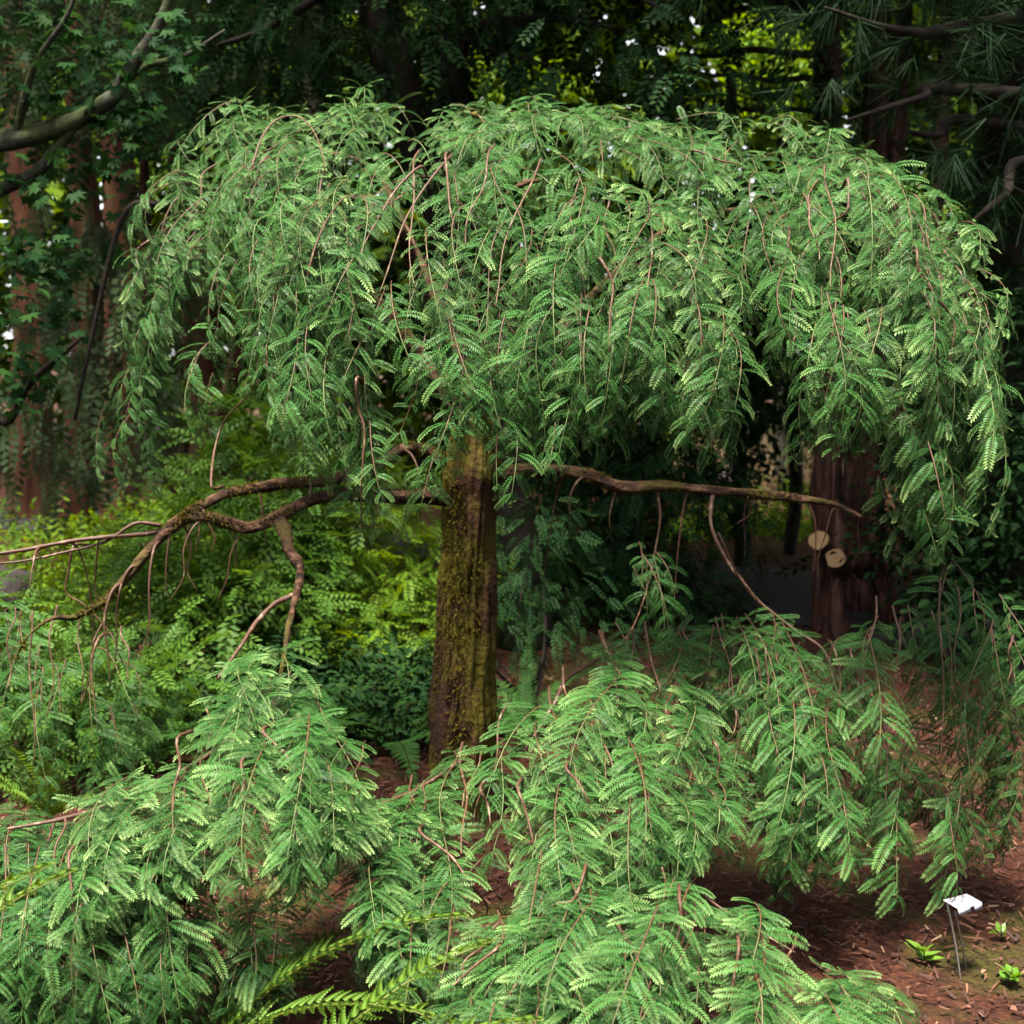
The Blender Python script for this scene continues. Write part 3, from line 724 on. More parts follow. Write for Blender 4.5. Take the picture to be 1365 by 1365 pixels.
# brown arcs that the photograph shows bare, laid just proud of the foliage at that place
mid = SP['P'] + unit(SP['D']) * (SP['L'] * .5)[:, None]
pu, pv, pdep = project(mid)
def front_depth(x, y):
    pc_ = 9 if y < 800 else 22
    s = (np.abs(pu - x) < 26) & (np.abs(pv - y) < 26)
    return (np.percentile(mid[s][:, 1], pc_) if s.sum() > 3 else None)
ARCS = [
    [(326, 262), (338, 215), (352, 178), (372, 158), (398, 156), (420, 178), (434, 222)], [(594, 205), (597, 245), (600, 278), (606, 305)],
    [(560, 222), (530, 250), (505, 290), (482, 335), (474, 380)], [(1130, 238), (1131, 262), (1128, 283), (1106, 300), (1102, 322), (1118, 350), (1122, 395)],
    [(1186, 262), (1196, 290), (1200, 335)], [(1222, 335), (1226, 366), (1252, 400), (1272, 432), (1266, 478), (1258, 520)],
    [(1090, 240), (1078, 262), (1076, 295)], [(925, 200), (960, 214), (990, 222)], [(800, 345), (817, 378), (813, 420), (812, 470)],
    [(475, 505), (478, 545), (486, 575), (482, 640), (482, 690)], [(410, 375), (420, 330), (438, 290), (462, 262)],
    [(93, 1135), (95, 1180), (99, 1215), (104, 1260)], [(322, 1015), (326, 1045), (322, 1062), (345, 1080), (360, 1120)], [(350, 975), (380, 1005), (408, 1048), (425, 1058)],
    [(236, 985), (240, 1020), (232, 1050), (232, 1085)], [(640, 1052), (650, 1072), (654, 1100)], [(690, 1050), (702, 1085), (712, 1130)], [(755, 1025), (772, 1045), (785, 1072)],
    [(560, 1110), (600, 1140), (625, 1175), (648, 1205)], [(778, 1165), (764, 1200), (738, 1206), (712, 1236)], [(665, 1262), (630, 1290), (600, 1320)], [(906, 1200), (908, 1230), (896, 1270)],
    [(985, 1260), (980, 1295), (972, 1340)], [(1110, 860), (1120, 900), (1116, 960)], [(1008, 870), (1020, 930), (1045, 960), (1070, 975)], [(860, 835), (868, 880), (880, 920)],
    [(98, 728), (92, 760), (88, 790), (112, 806), (146, 842), (160, 875)], [(132, 850), (122, 890), (128, 950), (136, 1000)],
    [(282, 648), (286, 600), (300, 560), (335, 520), (345, 480)], [(960, 715), (985, 770), (1010, 800)],
]
for a in ARCS:
    ds = [front_depth(*p) for p in a]; good = [x for x in ds if x is not None]
    y0 = np.median(good) if good else 3.45
    pts = []
    for p, dd in zip(a, ds):
        yy = y0 if dd is None else (.5 * dd + .5 * y0)
        pts.append(at(p[0], p[1], yy - .02))
    pts = [pts[0] + np.array([.01, .09, -.01])] + pts + [pts[-1] + np.array([0, .05, -.05])]
    BR.append(np.c_[np.array(pts), np.linspace(.0040, .0010, len(pts))])
for i, b in enumerate(BR):
    P = catmull(b, 4)
    V, q, t = tube(P[:, :3], np.maximum(P[:, 3], .001), 7, .3, i * 1.7)
    c = np.zeros((len(V), 4)); s = np.linspace(1, .55, len(P)); c[:len(P) * 7, 0] = np.repeat(s, 7); c[len(P) * 7:, 0] = .8; c[:, 1] = 1
    link('branch', make_mesh('branch', V, q, t, M_TWIG, c, True), TREE)

# the 300 sprays that show largest are parts of their own, the rest one mass
inside = (pu > 10) & (pu < 1355) & (pv > 10) & (pv < 1355)
cell = {}
for i in np.argsort(pdep):
    if not inside[i]: continue
    k = (int(pu[i] // 14), int(pv[i] // 14))
    if k not in cell: cell[k] = i
cand = np.array(list(cell.values()))
pick = cand[np.argsort(-(SP['L'][cand] / pdep[cand]))[:300]]
is_pick = np.zeros(NS, bool); is_pick[pick] = True
ti = rsv.integers(0, len(SPRAY), NS)
FB = Batch()
for j, (T, F, C) in enumerate(SPRAY):
    s = np.where((ti == j) & ~is_pick & (SP['LOBE'] > 5))[0]
    v = inst(T, SP['P'][s], SP['D'][s], SP['U'][s], SP['L'][s], SP['W'][s], SP['B'][s])
    c = np.tile(C[None], (len(s), 1, 1)); c[:, :, 1] = rnd[s][:, None]; c[:, :, 2] = SP['N'][s][:, None]
    FB.add(v, inst_faces(F, len(T), len(s)), None, c.reshape(-1, 4))
for j, (T, F, C) in enumerate(SPRAY_UP):      # outside of the crown, further from the path
    s = np.where((ti == j) & ~is_pick & (SP['LOBE'] < 5))[0]
    v = inst(T, SP['P'][s], SP['D'][s], SP['U'][s], SP['L'][s], SP['W'][s], SP['B'][s])
    c = np.tile(C[None], (len(s), 1, 1)); c[:, :, 1] = rnd[s][:, None]; c[:, :, 2] = SP['N'][s][:, None]
    FB.add(v, inst_faces(F, len(T), len(s)), None, c.reshape(-1, 4))
for j, (T, F, C) in enumerate(SPRAY_IN):      # back and inside of the crown
    s = np.where((ti % 3 == j) & ~is_pick & (SP['LOBE'] == 5))[0]
    v = inst(T, SP['P'][s], SP['D'][s], SP['U'][s], SP['L'][s], SP['W'][s], SP['B'][s])
    c = np.tile(C[None], (len(s), 1, 1)); c[:, :, 1] = rnd[s][:, None]; c[:, :, 2] = SP['N'][s][:, None]
    FB.add(v, inst_faces(F, len(T), len(s)), None, c.reshape(-1, 4))
link('foliage', FB.mesh('foliage', M_SPRAY), TREE, kind='stuff')
link('twigs', TW.mesh('twigs', M_TWIG, True), TREE, kind='stuff')
single = []
for j, (T, F, C) in enumerate(SPRAY):
    for bnd, rn, yg in ((.6, .3, .35), (.95, .6, .65), (1.4, .85, .5)):
        v = inst(T, np.zeros((1, 3)), np.array([[1., 0, 0]]), np.array([[0, 0, 1.]]), np.array([.11]), np.array([.0155]), np.array([bnd]))
        c = C.copy(); c[:, 1] = rn; c[:, 2] = yg
        single.append((bnd, make_mesh('spray', v, F, None, M_SPRAY, c)))
for i in pick:
    cs = sorted(single, key=lambda m: abs(m[0] - SP['B'][i]) + random.random() * .15)[0]
    D = unit(SP['D'][i]); U = SP['U'][i] - D * SP['U'][i].dot(D); U = unit(U); S = np.cross(U, D)
    k = SP['L'][i] / .11
    o = link('spray', cs[1], TREE)
    M = Matrix([[*(D[r] * k, S[r] * k, U[r] * k), SP['P'][i][r]] for r in range(3)] + [[0, 0, 0, 1]])
    o.matrix_basis = M

# ================================================================ SURROUNDINGS
def base_of(x, y): return (x, y, gz(x, y))
def A(px, py, Y): return at(px, py, Y)

# ---- red-barked conifer with several stems and two fresh cuts (behind, beside the path)
CY = 6.7
STEMS = [
    [(1112, 860, CY, 0.0952), (1104, 800, CY, 0.0789), (1106, 740, CY, 0.0811), (1104, 640, CY, 0.0670), (1108, 480, CY, 0.0670), (1106, 250, CY, 0.0635), (1104, 60, CY, 0.0578), (1100, -200, CY, 0.0494), (1098, -600, CY, 0.0282)],
    [(1150, 850, CY + .45, 0.0705), (1140, 760, CY + .48, 0.0564), (1136, 640, CY + .5, 0.0494), (1150, 400, CY + .2, 0.0564), (1168, 180, CY + .2, 0.0599), (1170, 0, CY + .2, 0.0564), (1176, -300, CY + .25, 0.0423), (1178, -600, CY + .3, 0.0212)],
    [(1190, 850, CY + .05, 0.0705), (1172, 760, CY, 0.0529), (1164, 690, CY, 0.0599), (1162, 580, CY, 0.0494), (1174, 380, CY + .1, 0.0423), (1200, 120, CY + .2, 0.0388), (1216, -150, CY + .25, 0.0282), (1230, -400, CY + .25, 0.0141)],
    [(1230, 850, CY + .2, 0.0635), (1214, 760, CY + .2, 0.0353), (1206, 620, CY + .2, 0.0317), (1230, 400, CY + .25, 0.0353), (1254, 200, CY + .3, 0.0388), (1262, 0, CY + .3, 0.0353), (1270, -300, CY + .3, 0.0141)],
]
cb = A(1130, 850, CY); RT = thing('red_conifer', 'red fibrous-barked conifer with clustered stems and two pale sawn branch stubs', 'tree', base_of(cb[0], cb[1]))
for i, s in enumerate(STEMS):
    stem_obj('trunk', RT, [wp(*p) for p in s], M_RED, sides=44, n=10, rough=.2, ridges=.3, seed=11 + i * 4)
def cut_stub(p0, p1, r0, r1, seed):
    p0, p1 = np.array(p0), np.array(p1)
    P = p0 + (p1 - p0) * np.linspace(0, 1, 6)[:, None]
    V, q, t = tube(P, np.linspace(r0, r1, 6), 20, .12, seed, cap=False)
    o = link('branch_stub', make_mesh('branch_stub', V, q, None, M_RED, smooth=True), RT)
    ring = V[-20:]; c = ring.mean(0); ax = unit(p1 - p0)
    W2 = np.vstack([c + (ring - c) * .97 + ax * .003, [c + ax * .007]])
    f = link('cut_face', make_mesh('cut_face', W2 - c, None, np.array([(j, (j + 1) % 20, 20) for j in range(20)]), M_CUT), o)
    f.location = c; f.matrix_parent_inverse = Matrix.Translation(o.parent.location).inverted() if False else Matrix.Identity(4)
    f.location = Vector(c) - Vector(RT.location) + Vector(RT.location)
    return o
cut_stub(A(1108, 745, CY - .02), A(1091, 720, CY - .16), .055, .054, 1.0)
cut_stub(A(1122, 760, CY - .04), A(1114, 744, CY - .22), .052, .050, 6.0)
stem_obj('snag', RT, [wp(1150, 760, CY, .05), wp(1152, 745, CY - .08, .042), wp(1160, 735, CY - .14, .018), wp(1166, 728, CY - .16, .006)], M_RED, sides=12, n=4, rough=.4)
for L in ([(1100, 70, CY, .022), (1060, 72, CY - .1, .018), (1000, 66, CY - .3, .016), (950, 75, CY - .4, .011), (900, 70, CY - .5, .006)],
          [(1100, 108, CY, .020), (1070, 104, CY - .15, .017), (1030, 108, CY - .3, .014), (985, 100, CY - .4, .010), (930, 104, CY - .5, .005)],
          [(1098, 150, CY, .016), (1060, 146, CY - .1, .014), (1010, 148, CY - .2, .012), (960, 138, CY - .3, .006)],
          [(1166, 72, CY + .2, .022), (1190, 55, CY, .018), (1240, 40, CY - .3, .013), (1330, 60, CY - .6, .008)],
          [(1100, 20, CY, .022), (1060, 25, CY - .2, .018), (1020, 5, CY - .4, .014), (960, 20, CY - .6, .009)]):
    stem_obj('bough', RT, [wp(*p) for p in L], M_BLACK, sides=8, n=5, rough=.25)
cloud_obj('crown', RT, M_PINE, [(A(1000, 60, 6.3), (.62, .4, .22)), (A(920, 130, 6.3), (.25, .3, .18)), (A(1130, 120, 6.2), (.55, .4, .3)), (A(1200, -50, 6.2), (.9, .6, .35)), (A(1080, -330, 6.5), (1.6, 1.3, .7)), (A(1150, -700, 6.8), (1.2, 1.2, .8))], 1150, (.09, .17), TUFT, 101, clusters=170, spread=.13, droop=.15)

cloud_obj('crown', RT, M_CON, [((2.6, 7.4, 4.6), (2.2, 1.7, .9)), ((3.8, 8.6, 5.4), (2.4, 2.0, 1.3)), ((2.2, 6.8, 6.4), (1.9, 1.5, 1.3)), ((1.8, 9.4, 4.9), (1.6, 1.4, .8))], 1800, (.3, .5), COARSE, 111, clusters=340, spread=.3, droop=.5)  # upper boughs added above the view to darken the background

cloud_obj('crown', RT, M_CON, [((3.6, 6.3, 3.6), (1.0, .9, .4)), ((1.0, 7.0, 3.9), (.7, .6, .35))], 700, (.22, .4), COARSE, 121, clusters=150, spread=.2, droop=.5)  # lower boughs added out of view to block light behind the tree

# ---- pine beside the tree: long-needled boughs
pb = (3.35, 5.2); PN = thing('pine_tree', 'dark long-needled pine overhanging the weeping tree from beside the path', 'tree', base_of(*pb))
stem_obj('trunk', PN, [(*base_of(*pb), .17), (3.33, 5.2, 1.5, .15), (3.3, 5.25, 3, .13), (3.3, 5.3, 5.0, .10), (3.3, 5.3, 7.5, .03)], M_BLACK, sides=20, n=6, rough=.1, ridges=.08)
for z0, L in ((2.3, [(1290, 120, 4.9), (1230, 130, 4.8), (1130, 160, 4.7)]), (2.0, [(1330, 165, 5.0), (1250, 180, 4.9), (1210, 175, 4.8)]), (3.0, [(1320, 30, 4.9), (1200, 40, 4.7), (1100, 10, 4.6)]), (3.4, [(1300, -60, 4.8), (1180, -40, 4.6), (1050, -60, 4.5)]), (1.7, [(1400, 220, 5.0), (1340, 260, 4.8), (1290, 300, 4.7)])):
    stem_obj('bough', PN, [(3.3, 5.25, z0, .035)] + [wp(*p, r) for p, r in zip(L, (.024, .015, .005))], M_BLACK, sides=8, n=6, rough=.25)
cloud_obj('crown', PN, M_PINE, [(A(1240, 60, 4.8), (.42, .35, .26)), (A(1340, 120, 4.9), (.35, .4, .3)), (A(1130, 20, 4.7), (.32, .3, .14)), (A(1330, 260, 4.9), (.16, .3, .2)), (A(1250, -150, 4.8), (.9, .6, .4)), ((3.3, 5.2, 4.2), (1.3, 1.1, .8)), ((3.2, 5.2, 5.6), (1.1, 1.1, .8)), ((3.4, 5.4, 2.2), (.8, .7, .7)), ((3.0, 5.5, 1.5), (.5, .5, .5))], 1500, (.12, .2), TUFT, 102, clusters=240, spread=.14, droop=.25)

# ---- leaning dark conifer behind the crown
LC = thing('leaning_conifer', 'dark conifer with a leaning trunk rising behind the weeping crown', 'tree', base_of(A(700, 850, 6.4)[0], 6.4))
stem_obj('trunk', LC, [wp(705, 880, 6.4, .15), wp(672, 640, 6.4, .12), wp(610, 350, 6.4, .10), wp(568, 220, 6.35, .095), wp(540, 135, 6.3, .09), wp(514, 60, 6.3, .085), wp(498, -20, 6.3, .085), wp(490, -250, 6.3, .07), wp(480, -600, 6.3, .03)], M_BLACK, sides=22, n=7, rough=.12, ridges=.07)
for L in ([(560, 200, 6.35, .05), (600, 120, 6.2, .045), (590, 60, 6.2, .03), (575, -20, 6.2, .02)], [(645, 400, 6.4, .05), (625, 160, 6.2, .04), (612, 110, 6.15, .034), (625, 45, 6.1, .028), (680, 28, 6.0, .022), (760, 26, 5.9, .016), (840, 42, 5.8, .008)],
          [(622, 50, 6.1, .02), (650, 65, 6.0, .017), (690, 76, 5.9, .014), (728, 86, 5.8, .006)], [(628, 38, 6.1, .016), (680, 36, 6.0, .012), (730, 30, 5.9, .006)],
          [(498, -20, 6.3, .03), (440, -10, 6.1, .025), (350, 40, 5.9, .015), (290, 60, 5.8, .008)], [(495, -60, 6.3, .03), (600, -60, 6.0, .02), (760, -40, 5.6, .015), (880, 10, 5.4, .008)]):
    stem_obj('bough', LC, [wp(*p) for p in L], M_BLACK, sides=8, n=6, rough=.25)
cloud_obj('crown', LC, M_CON, [(A(590, 20, 6.1), (.55, .45, .22)), (A(380, 30, 6.1), (.6, .45, .28)), (A(300, 90, 6.2), (.35, .4, .25)), (A(780, 70, 5.9), (.55, .4, .2)), (A(890, 60, 5.6), (.3, .35, .35)), (A(880, 130, 5.4), (.16, .25, .12)), (A(450, -150, 6.0), (1.3, 1.0, .45)), (A(700, -180, 5.9), (1.3, 1.0, .5)), (A(560, -480, 6.3), (1.8, 1.6, .9)), (A(650, 150, 6.4), (.6, .3, .1))], 3000, (.12, .24), COARSE, 103, clusters=330, spread=.16, droop=.5, hang=.25)

cloud_obj('crown', LC, M_CON, [((-1.5, 7.2, 4.7), (2.4, 1.8, .8)), ((.8, 7.4, 5.2), (2.4, 2.0, 1.0)), ((-.5, 9.2, 5.5), (3.0, 2.0, 1.2)), ((-.6, 6.6, 7.2), (2.0, 1.6, 1.2))], 2200, (.3, .5), COARSE, 113, clusters=420, spread=.3, droop=.5)  # overhead canopy added out of view, keeps the background dark

cloud_obj('crown', LC, M_CON, [((.9, 5.8, 3.75), (.8, .8, .4)), ((.6, 6.6, 3.9), (.8, .7, .4))], 1000, (.22, .4), COARSE, 123, clusters=170, spread=.2, droop=.5)  # unseen boughs added as light blockers over the ground behind

# ---- maple whose branch crosses the corner
mb = (-3.3, 5.0); MP = thing('maple_tree', 'maple with lobed leaves and a curving grey lichen-spotted branch', 'tree', base_of(*mb))
stem_obj('trunk', MP, [(*base_of(*mb), .12), (-3.25, 5.0, 1.0, .10), (-3.1, 4.95, 1.9, .085), (-3.0, 4.95, 3.0, .07), (-2.9, 4.95, 4.6, .03)], M_GREY, sides=18, n=6, rough=.15)
MB = [[(-300, 210, 4.95, .055), (-120, 205, 4.9, .048), (-40, 190, 4.85, .042), (20, 186, 4.8, .038), (80, 170, 4.8, .034), (120, 150, 4.8, .030), (152, 128, 4.8, .027), (168, 100, 4.8, .024), (188, 70, 4.8, .022), (215, 25, 4.8, .017), (240, -50, 4.8, .012)],
      [(-100, 300, 4.95, .03), (-20, 262, 4.9, .026), (45, 232, 4.85, .022), (70, 205, 4.82, .02), (100, 168, 4.8, .016)], [(150, 130, 4.8, .016), (190, 90, 4.9, .013), (245, 75, 5.0, .009), (300, 40, 5.0, .005)],
      [(20, 186, 4.8, .016), (45, 90, 4.7, .012), (90, 20, 4.65, .008), (110, -40, 4.6, .005)], [(-60, 400, 4.9, .02), (0, 560, 4.8, .016), (40, 510, 4.75, .013), (85, 470, 4.7, .009), (115, 445, 4.7, .005)], [(100, 560, 4.75, .006), (118, 470, 4.75, .007), (150, 330, 4.75, .009), (175, 275, 4.75, .011), (215, 272, 4.75, .009)]]
for i, L in enumerate(MB): stem_obj('branch', MP, [wp(*p) for p in L], M_GREY if i < 4 else M_BLACK, sides=12, n=6, rough=.2, seed=i * 2)
rm = np.random.default_rng(104)
mblobs = [(A(60, 60, 4.75), (.30, .3, .22)), (A(200, 60, 4.85), (.22, .3, .2)), (A(90, 240, 4.8), (.26, .3, .12)), (A(40, 400, 4.75), (.2, .3, .26)), (A(60, 330, 4.8), (.28, .3, .1)), (A(190, 180, 4.9), (.2, .25, .12)), (A(20, 520, 4.75), (.14, .3, .14)), (A(130, 110, 4.9), (.35, .3, .2)), ((-2.4, 4.9, 3.1), (.9, .8, .4)), ((-3.0, 4.9, 2.4), (.8, .8, .6)), ((-2.6, 5.0, 4.0), (1.2, 1.1, .8)), ((-2.9, 4.9, 1.5), (.5, .5, .5)), ((-2.3, 4.6, 3.1), (1.0, .8, .25)), ((-1.7, 5.2, 3.3), (.8, .7, .25))]  # final blobs added above the view to shade the maple
n = 3000; vol = np.array([np.prod(r) ** .55 for _, r in mblobs]); kb = rm.choice(len(mblobs), n, p=vol / vol.sum())
Pm = np.array([mblobs[k][0] for k in kb]) + unit(rm.normal(size=(n, 3))) * (rm.random(n) ** .4)[:, None] * np.array([mblobs[k][1] for k in kb])
Dm = unit(rm.normal(size=(n, 3)) * [1, 1, .35] + [.3, -.5, -.35]); Um = np.array([0, -.25, 1.0]) + rm.normal(size=(n, 3)) * .4; Lm = rm.uniform(.05, .085, n)
mu, mv, mdp = project(Pm); vis = (mu > 5) & (mu < 1360) & (mv > 5) & (mv < 1360)
order = np.argsort(np.where(vis, -Lm / mdp, 9)); pick_m = order[:min(300, int(vis.sum()))]
msk = np.ones(n, bool); msk[pick_m] = False
T, F = MAPLE; s = np.where(msk)[0]
v = inst(T, Pm[s], Dm[s], Um[s], Lm[s], Lm[s], rm.uniform(.1, .7, len(s))); c = np.zeros((len(s), len(T), 4)); c[:, :, 1] = rm.random(len(s))[:, None]
link('leaves', make_mesh('leaves', v, None, inst_faces(F, len(T), len(s)), M_MAPLE, c.reshape(-1, 4)), MP, kind='stuff')
lm = []
for k in range(5):
    v = inst(T, np.zeros((1, 3)), np.array([[1., 0, 0]]), np.array([[0, 0, 1.]]), np.array([1.]), np.array([1.]), np.array([.15 + .13 * k])); c = np.zeros((len(T), 4)); c[:, 1] = k / 4
    lm.append(make_mesh('leaf', v, None, F, M_MAPLE, c))
def frame_matrix(D, U, k, P):
    D = unit(D); U = unit(U - D * U.dot(D)); S = np.cross(U, D)
    return Matrix([[D[r] * k, S[r] * k, U[r] * k, P[r]] for r in range(3)] + [[0, 0, 0, 1]])
for i in pick_m: link('leaf', lm[i % 5], MP).matrix_basis = frame_matrix(Dm[i], Um[i], Lm[i], Pm[i])

# ---- stand of peeling-barked trees far behind
def far_tree(label, stems, mat, blobs, n, seed, mleaf, cat='tree', temps=COARSE, size=(.2, .36), ridges=.18, name='peeling_bark_tree', group=None, spread=.3, **kw):
    p = at(*stems[0][0][:3]); t = thing(name, label, cat, base_of(p[0], p[1]), group)
    for i, s in enumerate(stems): stem_obj('trunk', t, [wp(*q) for q in s], mat, sides=20, n=6, rough=.22, ridges=ridges, seed=seed + i)
    if n: cloud_obj('crown', t, mleaf, blobs, n, size, temps, seed, spread=spread, **kw)
    return t
far_tree('tall peeling orange-barked tree with twin shaggy stems beyond the fine shrubs', [[(262, 800, 9, .16), (268, 680, 9, .13), (276, 560, 9, .11), (270, 470, 9, .13), (262, 380, 9, .12), (250, 260, 9, .11), (240, 120, 9, .10), (230, -150, 9, .06)], [(285, 800, 9.1, .1), (290, 640, 9.1, .07), (292, 560, 9.05, .06), (306, 500, 9, .055), (322, 420, 9, .05), (330, 250, 9, .05), (340, 0, 9, .03)]], M_ORANGE,
         [(A(250, 60, 9), (1.3, 1, .7)), (A(200, -200, 9), (2.4, 1.8, 1.2)), (A(350, 100, 9.3), (.8, .8, .4))], 1100, 201, M_CON)
far_tree('slender purple-red stem forked low among peeling-barked trees', [[(230, 800, 8.6, .10), (232, 690, 8.6, .085), (234, 620, 8.6, .075), (226, 560, 8.6, .05), (205, 480, 8.6, .045), (195, 330, 8.6, .04), (190, 100, 8.6, .02)], [(250, 790, 8.7, .05), (262, 640, 8.65, .035), (285, 575, 8.6, .03), (300, 520, 8.6, .025), (318, 440, 8.6, .012)], [(205, 640, 8.6, .02), (214, 595, 8.55, .022), (224, 560, 8.5, .018), (240, 500, 8.5, .01)]], M_RED,
         [(A(190, 160, 8.6), (.9, .8, .5))], 260, 202, M_CON, name='forked_tree')
far_tree('grey-green weeping conifer hanging like curtains in front of an orange trunk', [[(104, 790, 8, .12), (106, 680, 8, .10), (110, 560, 8, .09), (116, 430, 8, .085), (112, 280, 8, .08), (100, 100, 8, .06), (95, -150, 8, .03)]], M_ORANGE,
         [(A(150, 480, 7.7), (.3, .3, .35)), (A(60, 560, 7.7), (.35, .3, .4)), (A(120, 560, 7.6), (.35, .25, .25)), (A(90, 330, 7.9), (.4, .3, .3)), (A(20, 620, 7.7), (.3, .3, .2)), (A(100, -60, 8), (1.2, 1.0, .7))], 900, 203, M_PALE, name='weeping_conifer', hang=.85, size=(.18, .34), clusters=80)
far_tree('pale yellowish trunk lit between the maple leaves', [[(40, 800, 11, .2), (40, 600, 11, .17), (42, 430, 11, .15), (34, 250, 11, .13), (24, 60, 11, .11), (20, -150, 11, .06)]], M_ORANGE, [(A(20, -120, 11), (2, 1.5, .8)), (A(-100, 300, 11), (.9, .9, 1.2))], 500, 204, M_CON)
far_tree('stout orange-streaked trunk beside the purple-red fork', [[(165, 800, 10, .2), (160, 640, 10, .15), (158, 480, 10, .13), (160, 300, 10, .12), (150, 60, 10, .10), (150, -150, 10, .05)]], M_ORANGE, [(A(150, -100, 10), (1.6, 1.4, .9))], 400, 205, M_CON)
far_tree('straight grey conifer trunk far behind the crown', [[(430, 800, 12, .2), (430, 500, 12, .17), (428, 250, 12, .15), (425, 0, 12, .13), (425, -300, 12, .05)]], M_BLACK, [(A(430, -100, 12), (2.2, 2, 1.3))], 500, 206, M_CON, name='conifer')
far_tree('slim dark trunk standing on the path edge by the bright shrub', [[(992, 830, 8.6, .06), (990, 740, 8.6, .05), (985, 600, 8.6, .045), (980, 400, 8.6, .04), (975, 100, 8.6, .03)]], M_BLACK, [(A(960, 520, 8.6), (.5, .4, .25))], 160, 207, M_CON, name='young_tree')
far_tree('crooked black trunk growing from the path edge near the sawn conifer', [[(1050, 810, 9.2, .07), (1052, 740, 9.2, .05), (1062, 640, 9.2, .045), (1050, 450, 9.2, .04), (1040, 200, 9.2, .03)]], M_BLACK, [(A(1040, 480, 9.2), (.5, .4, .3))], 160, 208, M_CON, name='young_tree')
far_tree('broad dark conifer filling the shade behind the pine', [[(1330, 880, 7.6, .2), (1330, 500, 7.6, .17), (1335, 100, 7.6, .13), (1335, -300, 7.6, .05)]], M_BLACK, [(A(1320, 300, 7.6), (.75, .6, .8)), (A(1310, 560, 7.5), (.7, .6, .6)), (A(1330, 720, 7.4), (.6, .5, .4)), (A(1330, 0, 7.6), (1.3, 1, .9)), (A(1330, -400, 7.6), (1.8, 1.5, 1.2)), (A(1480, 400, 7.6), (.8, .8, 1.5))], 1900, 209, M_CON, name='conifer', clusters=260)

far_tree('slim young tree with leaves painted sunlit lime past the red conifer stems', [[(1040, 700, 12.5, .05), (1042, 400, 12.5, .04), (1040, 150, 12.5, .03), (1035, 20, 12.5, .01)]], M_GREY, [(A(1050, 110, 12.5), (.42, .4, .34)), (A(1000, 150, 12.4), (.4, .4, .2)), (A(1010, 60, 12.6), (.3, .4, .22))], 1500, 211, M_LIME, name='young_tree', temps=LEAF2, size=(.07, .12), spread=.1, clusters=80)  # added for bright glints: sunlight is put into the leaf colour
far_tree('spreading young tree with leaves painted sunlit lime behind the leaning conifer', [[(400, 700, 12.5, .06), (398, 400, 12.5, .05), (390, 200, 12.5, .04), (380, 60, 12.5, .015)]], M_GREY, [(A(440, 120, 12.5), (.6, .5, .22)), (A(320, 110, 12.4), (.6, .5, .22)), (A(480, 70, 12.6), (.3, .4, .22)), (A(250, 210, 12.4), (.4, .4, .2)), (A(680, 110, 12.6), (.5, .4, .22))], 2400, 212, M_LIME, name='young_tree', temps=LEAF2, size=(.07, .12), spread=.1, clusters=130)  # second added tree whose lime colour stands in for sunlit leaves
# ---- shrubs
def shrub(label, blobs, n, seed, mat, size=(.03, .055), temps=LEAF, name='shrub', group=None, spread=.08, clusters=None, stems=4, **kw):
    c = np.mean([b[0] for b in blobs], axis=0); t = thing(name, label, 'shrub', base_of(c[0], c[1]), group)
    rs = np.random.default_rng(seed)
    cloud_obj('foliage', t, mat, blobs, n, size, temps, seed, spread=spread, clusters=clusters or n // 26, **kw)
    for k in range(stems):
        b = blobs[k % len(blobs)]; a = np.array([c[0] + rs.uniform(-.1, .1), c[1] + rs.uniform(-.1, .1), gz(c[0], c[1]) - .02]); e = np.array(b[0]) + rs.normal(size=3) * np.array(b[1]) * .4
        stem_obj('stem', t, [(*a, .014), (*(a * .5 + e * .5 + rs.normal(size=3) * .06), .009), (*e, .004)], M_BLACK, sides=6, n=5, rough=.2)
    return t
shrub('bright yellow-green feathery shrub between the forked limb and mossy trunk', [(A(480, 720, 6.2), (.45, .35, .32)), (A(420, 780, 6.0), (.4, .3, .22)), (A(540, 790, 6.0), (.3, .3, .25)), (A(510, 850, 5.8), (.35, .3, .12)), (A(400, 690, 6.2), (.3, .3, .25))], 2000, 301, M_LIME, size=(.08, .15), temps=COARSE, clusters=130)
shrub('light green shrub beneath the forked limb', [(A(300, 740, 5.6), (.4, .35, .22)), (A(220, 790, 5.5), (.4, .35, .22)), (A(340, 830, 5.3), (.35, .3, .18)), (A(360, 620, 6.0), (.35, .3, .3))], 1700, 302, M_MID, size=(.10, .2), temps=COARSE, clusters=150)
shrub('yellowish shrub with airy twigs under the peeling-barked trunks', [(A(170, 720, 7.4), (.5, .4, .16)), (A(280, 690, 7.6), (.4, .4, .14)), (A(60, 740, 7.3), (.4, .4, .18)), (A(120, 800, 6.9), (.5, .4, .2))], 4200, 303, M_LIME, size=(.035, .06))
shrub('dark finely feathered shrub growing close behind the mossy trunk', [(A(700, 740, 5.6), (.24, .25, .25)), (A(730, 800, 5.4), (.22, .22, .16)), (A(690, 850, 5.2), (.22, .22, .16))], 550, 304, M_CON, size=(.06, .11), temps=COARSE, clusters=70, hang=.4)
shrub('lime shrub with light painted into its leaves in the gap behind the trunk', [(A(755, 765, 8.2), (.28, .25, .2)), (A(780, 700, 8.4), (.3, .3, .18))], 1200, 305, M_LIME, size=(.04, .06))  # the lit look is the leaf colour
shrub('rounded green shrub across the path from the sawn conifer', [(A(1040, 690, 10.4), (.5, .4, .24)), (A(960, 710, 10.6), (.5, .4, .25)), (A(900, 750, 10.2), (.4, .4, .2))], 3000, 306, M_LIME, size=(.045, .075))
